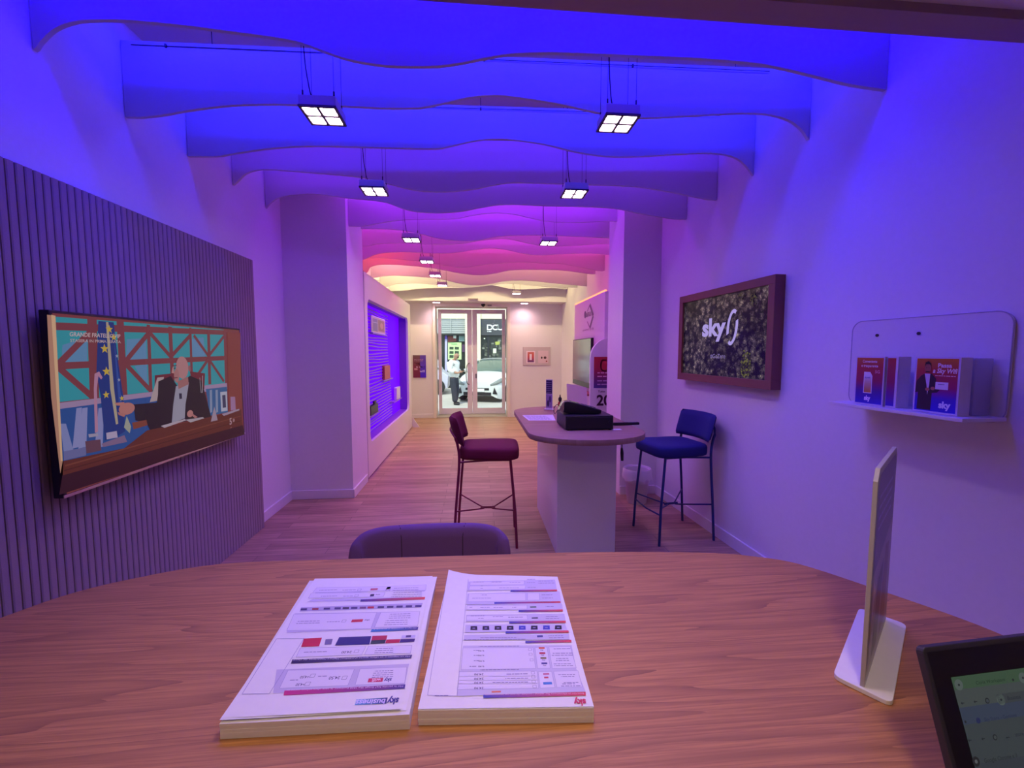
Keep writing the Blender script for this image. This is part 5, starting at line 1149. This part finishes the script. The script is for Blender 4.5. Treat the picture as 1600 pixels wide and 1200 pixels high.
# ceiling lamp of the back area, behind the camera
t = thing('ceiling_lamp', (.1, -.25, 2.465), 'square ceiling lamp above the seat behind the desk', 'lamp')
b = MB(); b.box(-.16, .16, -.16, .16, -.03, 0, .004); b.build('housing', WHITE, t)
b = MB(); b.box(-.14, .14, -.14, .14, -.032, -.03); b.build('diffuser', mat('rear_diffuser', (1, 1, 1), .5, emit=REAR_LAMP[1], estr=REAR_LAMP[0]), t)
lamp('spot_light', 'SPOT', (.1, -.25, 2.42), (0, .42, -1), REAR_SPOT, (1.0, .76, .58), t, spot_size=math.radians(95), spot_blend=.8, shadow_soft_size=.12)
t = thing('ceiling_lamp', (.1, .85, 2.465), 'added unseen fill lamp straight above the oak desk', 'lamp')  # unseen lamp, added to brighten the desktop and papers
b = MB(); b.box(-.16, .16, -.16, .16, -.03, 0, .004); b.build('housing', WHITE, t)
b = MB(); b.box(-.14, .14, -.14, .14, -.032, -.03); b.build('diffuser', mat('rear_diffuser', (1, 1, 1)), t)
lamp('spot_light', 'SPOT', (.1, .85, 2.42), (0, 0, -1), DESK_FILL, (1.0, .74, .74), t, spot_size=math.radians(80), spot_blend=.7, shadow_soft_size=.12)

# ============================================================ STREET
GZ = -.3
b = MB(); b.box(-14, 16, 9.72, 40, GZ - .2, GZ); struct('ground_street', b, STREET)
b = MB(); b.box(-2.3, 2.6, 9.7, 10.3, GZ, -.01); struct('trim_4', b, STREET)
FY = 20.0
def fx(x): return ony(x, 550, FY).x
def fz(y): return ony(742, y, FY).z
t = thing('building', (0, FY + 1, GZ), 'pale shop building with dark shopfronts across the street', 'building')
xl0, xl1, xr0 = fx(672), fx(727), fx(751); zt = fz(498)
b = MB(); b.box(-14, xl0, FY, FY + 3, GZ, 8).box(xl1, xr0, FY - .12, FY + 3, GZ, 8).box(fx(815), 16, FY, FY + 3, GZ, 8).box(xl0, xl1, FY, FY + 3, zt, 8).box(xr0, fx(815), FY, FY + 3, zt, 8)
b.build('wall', CREAM, t, world=True)
b = MB(); b.box(xl0, xl1, FY + .05, FY + .2, fz(521), zt); 
for k in range(7): z = fz(521) + (zt - fz(521)) * k / 7; b.box(xl0, xl1, FY + .03, FY + .06, z, z + .015)
b.box(fx(704), fx(705.5), FY, FY + .05, fz(521), zt); b.build('shutter_box', GREYP, t, world=True)
b = MB(); b.box(xl0, xl1, FY + .25, FY + .4, GZ, fz(521)).box(xl0, xl1, FY + .02, FY + .25, fz(524), fz(521)); b.build('shop_window', GLASSD, t, world=True)
b = MB(); b.box(xr0, fx(815), FY + .25, FY + .4, GZ, fz(522)); b.build('shop_window', mat('shop_glass2', (.07, .08, .075), .2), t, world=True)
b = MB(); b.box(xr0, fx(815), FY + .02, FY + .3, fz(524), fz(499), .01); b.build('sign_board', DARKP, t, world=True)
P = Print((fx(742), FY + .018, 0), (1, 0, 0), (0, 0, 1), eps=.004, zoom=(12, 690, 480)); Wt = (235, 240, 240)
x, y = P.px(850, 432); x2, y2 = P.px(1000, 325)
def ring(cx, cy, rx, ry, w, a0, a1):
    n_ = 18
    for k in range(n_):
        a = math.radians(a0 + (a1 - a0) * k / n_); a2 = math.radians(a0 + (a1 - a0) * (k + 1) / n_)
        P.poly([(cx + rx * math.cos(a), cy + ry * math.sin(a)), (cx + rx * math.cos(a2), cy + ry * math.sin(a2)), (cx + (rx - w) * math.cos(a2), cy + (ry - w) * math.sin(a2)), (cx + (rx - w) * math.cos(a), cy + (ry - w) * math.sin(a))], Wt, 2)
hL_ = y2 - y; lw = .055
P.rect(x, y, x + lw, y2, Wt, 3); ring(x + .12, y + hL_ / 2, .15, hL_ / 2, lw, -90, 90); P.rect(x, y2 - lw, x + .12, y2, Wt, 4); P.rect(x, y, x + .12, y + lw, Wt, 4)
x3, _ = P.px(985, 400); x3 += .06; ring(x3, y + hL_ / 2, .15, hL_ / 2, lw, 0, 360)
x4, _ = P.px(1040, 400); P.rect(x4, y + .1, x4 + lw, y2, Wt, 2); ring(x4 + .16, y + .13, .16, .13, lw, 180, 360); P.rect(x4 + .265, y + .1, x4 + .32, y2, Wt, 2)
x, y = P.px(852, 462); P.rect(x, y, x + .05, y + .03, Wt, 2); P.rect(x + .07, y, x + .2, y + .035, Wt, 2)
P.build('sign_lettering', printmat('sign_print', rough=.5), t)
# window contents as flat posters
P = Print((fx(742), FY + .24, 0), (1, 0, 0), (0, 0, 1), eps=.004, zoom=(12, 690, 480))
P.pp([(120,660),(372,660),(372,980),(120,980)], (205, 235, 170)); 
for x in (150, 250):
    for y in (740, 820, 895): P.pp([(x,y),(x+75,y+5),(x+72,y+55),(x-4,y+52)], (60, 80, 60))
P.pp([(180,680),(290,682),(290,694),(180,692)], (120, 190, 130)); P.pp([(62,530),(108,530),(108,1200),(62,1200)], (190, 185, 225)); P.pp([(62,530),(108,530),(108,600),(62,600)], (110, 80, 190))
P.pp([(120,540),(280,545),(275,640),(120,655)], (120, 60, 55)); P.pp([(220,532),(275,532),(272,585),(222,582)], (215, 230, 225)); P.pp([(325,535),(430,535),(430,640),(325,640)], (130, 160, 160)); P.pp([(385,700),(435,700),(435,840),(385,840)], (90, 60, 100))
P.build('window_posters', printmat('sign_print'), t)
P = Print((fx(742), FY + .24, 0), (1, 0, 0), (0, 0, 1), eps=.004, zoom=(12, 690, 480)); rg = random.Random(5)
for k in range(46):
    x = rg.uniform(745, 1085); y = rg.uniform(570, 960); w_ = rg.uniform(15, 60); h_ = rg.uniform(12, 50); g_ = rg.randint(60, 135); P.pp([(x,y),(x+w_,y),(x+w_,y+h_),(x,y+h_)], (g_, g_ + 6, g_ - 5))
P.pp([(962,775),(1022,775),(1020,862),(962,860)], (220, 230, 205)); P.pp([(1000,650),(1085,640),(1085,700),(1005,710)], (170, 180, 90)); P.pp([(855,550),(890,550),(885,960),(860,960)], (40, 42, 50)); P.pp([(790,580),(815,580),(815,600),(790,600)], (230, 240, 220))
P.build('window_display', printmat('sign_print'), t)

# ---- parked car (front towards the shop)
t = thing('car', (0, 0, GZ), 'white parked car across the street seen through the glass door', 'car')
hd = math.radians(90 + 24)      # heading of local +X is forward
t.rotation_euler = (0, 0, -math.radians(90) - math.radians(20))
t.location = (.78, 16.25, GZ - .0)
# body side profile sections along x (length), each: half-width, z-bottom, z-belt ; built as a loft
secs = [(2.08, .55, .24, .56), (2.04, .70, .16, .68), (1.9, .80, .12, .78), (1.5, .87, .14, .88), (.95, .885, .19, .98), (.3, .89, .19, 1.0), (-.8, .89, .19, 1.02), (-1.6, .87, .22, 1.03), (-2.0, .80, .30, .98), (-2.08, .70, .40, .85)]
rows = []
for x, hw, z0_, z1_ in secs:
    row = []
    for u, v in ((-.96, 0), (-1, .15), (-1, .55), (-.97, .85), (-.88, .97), (-.5, 1.03), (0, 1.05), (.5, 1.03), (.88, .97), (.97, .85), (1, .55), (1, .15), (.96, 0)): row.append((x, hw * u, z0_ + (z1_ - z0_) * v))
    rows.append(row)
b = MB(); b.grid(rows); 
b.bm.verts.ensure_lookup_table()
n_ = 13; b.bm.faces.new([b.bm.verts[k] for k in range(n_)]); b.bm.faces.new([b.bm.verts[len(b.bm.verts) - n_ + k] for k in range(n_)][::-1]); b.build('body', CARW, t, smooth=35)
cab = [(.98, .74, .96, .99), (.75, .74, .97, 1.12), (.15, .64, 1.0, 1.40), (-.3, .62, 1.0, 1.455), (-1.1, .61, 1.0, 1.44), (-1.6, .62, 1.0, 1.30), (-1.95, .66, 1.0, 1.02)]
rows = [[(x, .80 * -1, zb), (x, -hw, zt_ - .03), (x, -hw * .7, zt_), (x, 0, zt_ + .015), (x, hw * .7, zt_), (x, hw, zt_ - .03), (x, .80, zb)] for x, hw, zb, zt_ in cab]
b = MB(); b.grid(rows); b.build('windows', CARG, t, smooth=40)
b = MB(); b.grid([[(x, -hw * .93, zt_ + .002), (x, -hw * .6, zt_ + .018), (x, 0, zt_ + .03), (x, hw * .6, zt_ + .018), (x, hw * .93, zt_ + .002)] for x, hw, zb, zt_ in cab[2:6]], thick=.02); b.build('roof', CARW, t, smooth=40)
for s in (-1, 1):
    b = MB(); b.tube([(.98, s * .76, .99), (.15, s * .66, 1.41)], .035, 8); b.build('pillar', CARW, t)
    b = MB(); b.tube([(1.62, s * .86, .80), (1.86, s * .80, .76), (2.03, s * .64, .66), (2.07, s * .46, .60)], [.03, .07, .065, .03], 10); b.build('headlight', mat('lamp_clear', (.22, .25, .24), .15), t, smooth=50)
    b = MB(); b.box(.55, .75, s * .93 - .08, s * .93 + .08, .97, 1.08, .03); b.build('mirror', CARW, t)
    for x in (1.35, -1.3):
        b = MB(); b.lathe([(.20, -.1), (.31, -.1), (.325, -.06), (.325, .06), (.31, .1), (.20, .1)], mtx=Matrix.Translation((x, s * .80, .325)) @ Matrix.Rotation(PI / 2, 4, 'X')); w_ = b.build('wheel', TYRE, t, smooth=40)
        b = MB(); b.lathe([(.19, -.085), (.20, .085)], mtx=Matrix.Translation((x, s * .81, .325)) @ Matrix.Rotation(PI / 2, 4, 'X')); b.build('rim', mat('rim_grey', (.3, .3, .3), .4), w_)
b = MB(); b.box(2.02, 2.10, -.42, .42, .42, .50, .02).box(2.0, 2.09, -.5, .5, .24, .36, .02); b.build('grille', BLACK, t)
b = MB(); b.prism([(-.06, 0), (.10, 0), (.0, .22)], -.03, .03, mtx=Matrix.Translation((2.05, .60, .30)) @ Matrix.Rotation(PI / 2, 4, 'Z') @ Matrix.Rotation(PI / 2, 4, 'X')); b.prism([(-.10, 0), (.06, 0), (.0, .22)], -.03, .03, mtx=Matrix.Translation((2.05, -.60, .30)) @ Matrix.Rotation(PI / 2, 4, 'Z') @ Matrix.Rotation(PI / 2, 4, 'X')); b.build('fog_recess', BLACK, t)
b = MB(); b.box(2.09, 2.11, -.26, .26, .375, .475, .004); b.build('number_plate', mat('plate_white', (.75, .76, .78), .4), t)
# ---- second car glimpsed at the far left
b = MB(); 
t = thing('parked_van', (fx(690) * .88 - .9, 17.9, GZ), 'light violet-grey vehicle glimpsed at the left edge of the glass door', 'van')
b = MB(); b.prism([(-1.2, .25), (1.15, .25), (1.2, .75), (.9, .95), (.55, 1.55), (-1.2, 1.6)], -.8, .8, .03, mtx=Matrix.Rotation(PI / 2, 4, 'X')); b.build('body', mat('van_paint', (.55, .55, .68), .35), t)
b = MB(); b.prism([(.2, 1.0), (.85, 1.0), (.55, 1.45), (.2, 1.45)], -.805, .805, mtx=Matrix.Rotation(PI / 2, 4, 'X')); b.build('windows', CARG, t)
for x in (-.8, .75): b = MB(); b.lathe([(.3, -.1), (.31, .1)], mtx=Matrix.Translation((x, -.75, .31)) @ Matrix.Rotation(PI / 2, 4, 'X')); b.build('wheel', TYRE, t)

# ---- person on the pavement, looking at a phone
def skin_mesh(name, verts, edges, radii, m, parent, sub=2, root=0):
    me = bpy.data.meshes.new(name); me.from_pydata(verts, edges, []); o = bpy.data.objects.new(name, me); C.objects.link(o)
    o.modifiers.new('skin', 'SKIN'); 
    for i, r in enumerate(radii):
        d = me.skin_vertices[0].data[i]; d.radius = (r, r) if not isinstance(r, tuple) else r; d.use_root = (i == root)
    s = o.modifiers.new('sub', 'SUBSURF'); s.levels = sub; s.render_levels = sub
    dg = bpy.context.evaluated_depsgraph_get(); m2 = bpy.data.meshes.new_from_object(o.evaluated_get(dg)); m2.name = name
    o.modifiers.clear(); o.data = m2; bpy.data.meshes.remove(me); m2.materials.clear(); m2.materials.append(m)
    for p in m2.polygons: p.use_smooth = True
    o.parent = parent; return o
pp_ = onz(710, 632, GZ)
t = thing('person', (pp_.x, pp_.y, GZ), 'person in white shirt and dark trousers looking down at a phone outside', 'person')
# local: +X is where the person faces (right in the photo), slightly towards the shop
t.rotation_euler = (0, 0, math.radians(-28))
V_ = [(0, 0, .93), (.0, 0, 1.08), (-.01, 0, 1.25), (-.015, 0, 1.38), (.02, 0, 1.45), (.04, 0, 1.47),                # 0-5 spine, neck
      (-.01, .17, 1.37), (-.03, .22, 1.12), (.20, .13, 1.05), (.27, .08, 1.08),                                     # 6-9 left arm
      (-.01, -.17, 1.37), (-.03, -.22, 1.12), (.20, -.13, 1.03), (.27, -.05, 1.06),                                 # 10-13 right arm
      (.0, .10, .86), (.03, .12, .47), (-.05, .13, .09), (.0, -.10, .86), (.06, -.11, .47), (.10, -.12, .09)]      # 14-19 legs
E_ = [(0, 1), (1, 2), (2, 3), (3, 4), (4, 5), (3, 6), (6, 7), (7, 8), (8, 9), (3, 10), (10, 11), (11, 12), (12, 13), (0, 14), (14, 15), (15, 16), (0, 17), (17, 18), (18, 19)]
R_s = [.09, .12, .14, .12, .06, .05, .065, .048, .036, .026, .065, .048, .036, .026, .06, .05, .04, .06, .05, .04]
skin_mesh('body', V_, E_, R_s, SKIN, t)
Vs = [(0, 0, .83), (0, 0, 1.05), (-.01, 0, 1.25), (-.015, 0, 1.38), (.01, 0, 1.43), (-.01, .17, 1.37), (-.03, .225, 1.12), (.12, .17, 1.06), (-.01, -.17, 1.37), (-.03, -.225, 1.12), (.12, -.17, 1.05)]
skin_mesh('shirt', Vs, [(0, 1), (1, 2), (2, 3), (3, 4), (3, 5), (5, 6), (6, 7), (3, 8), (8, 9), (9, 10)], [.185, .19, .195, .16, .085, .10, .095, .075, .10, .095, .075], SHIRT, t)
skin_mesh('trousers', [(0, 0, .96), (0, 0, .88), (0, .085, .74), (.03, .12, .47), (-.05, .13, .08), (0, -.085, .74), (.06, -.11, .47), (.10, -.12, .08)], [(0, 1), (1, 2), (2, 3), (3, 4), (1, 5), (5, 6), (6, 7)], [.14, .15, .11, .10, .09, .11, .10, .09], TROU, t)
for a_, y_ in ((-.05, .13), (.10, -.12)): skin_mesh('shoe', [(a_ - .06, y_, .045), (a_ + .06, y_, .045), (a_ + .17, y_, .035)], [(0, 1), (1, 2)], [.042, .045, .034], SHOE, t)
# head bowed forward
skin_mesh('head', [(.04, 0, 1.45), (.085, 0, 1.535), (.10, 0, 1.60), (.085, 0, 1.655)], [(0, 1), (1, 2), (2, 3)], [.055, .082, .095, .065], SKIN, t)
hd_ = skin_mesh('beard', [(.13, .0, 1.535), (.15, 0, 1.515)], [(0, 1)], [.066, .045], mat('beard_dark', (.06, .04, .03), .9), t)
b = MB(); b.lathe([(.004, 0), (.012, .012), (.006, .035)], mtx=Matrix.Translation((.17, 0, 1.585)) @ Matrix.Rotation(math.radians(80), 4, 'Y'), seg=10); b.build('nose', SKIN, t, smooth=60)
for s in (-1, 1):
    b = MB(); b.lathe([(.003, -.008), (.02, 0), (.003, .008)], mtx=Matrix.Translation((.085, s * .092, 1.58)) @ Matrix.Rotation(PI / 2, 4, 'X'), seg=12); b.build('ear', SKIN, t, smooth=60)
    b = MB(); b.lathe([(.002, -.004), (.008, 0), (.002, .004)], mtx=Matrix.Translation((.178, s * .032, 1.605)), seg=10); b.build('eye', BLACK, t)
    # hand: palm with five separate fingers curled under the phone
    y_ = .07 if s > 0 else -.045; z_ = 1.08 if s > 0 else 1.06
    skin_mesh('hand', [(.26, y_, z_), (.315, y_ * .8, z_ + .01)], [(0, 1)], [.024, (.034, .016)], SKIN, t, 1)
    for k in range(4): skin_mesh('finger', [(.325, y_ * .8 + (k - 1.5) * .016, z_ + .012), (.355 - abs(k - 1.5) * .004, y_ * .6 + (k - 1.5) * .014, z_ + .018), (.365 - abs(k - 1.5) * .005, y_ * .5 + (k - 1.5) * .013, z_ + .038)], [(0, 1), (1, 2)], [.008, .0075, .007], SKIN, t, 1)
    skin_mesh('thumb', [(.285, y_ * .8 - s * .02, z_ + .015), (.315, y_ * .5 - s * .018, z_ + .035), (.335, y_ * .4 - s * .008, z_ + .045)], [(0, 1), (1, 2)], [.010, .009, .008], SKIN, t, 1)
ph_ = Vector((.335, .01, 1.115)); b = MB(); b.box(-.04, .04, -.075, .075, -.004, .004, .003, rot=Matrix.Rotation(math.radians(-25), 4, 'Y'))
o = b.build('phone', BLACK, loc=(0, 0, 0)); o.location = t.matrix_basis @ ph_; o.rotation_euler = t.rotation_euler; tag(o, 'dark phone held in both hands by the person outside', 'phone')
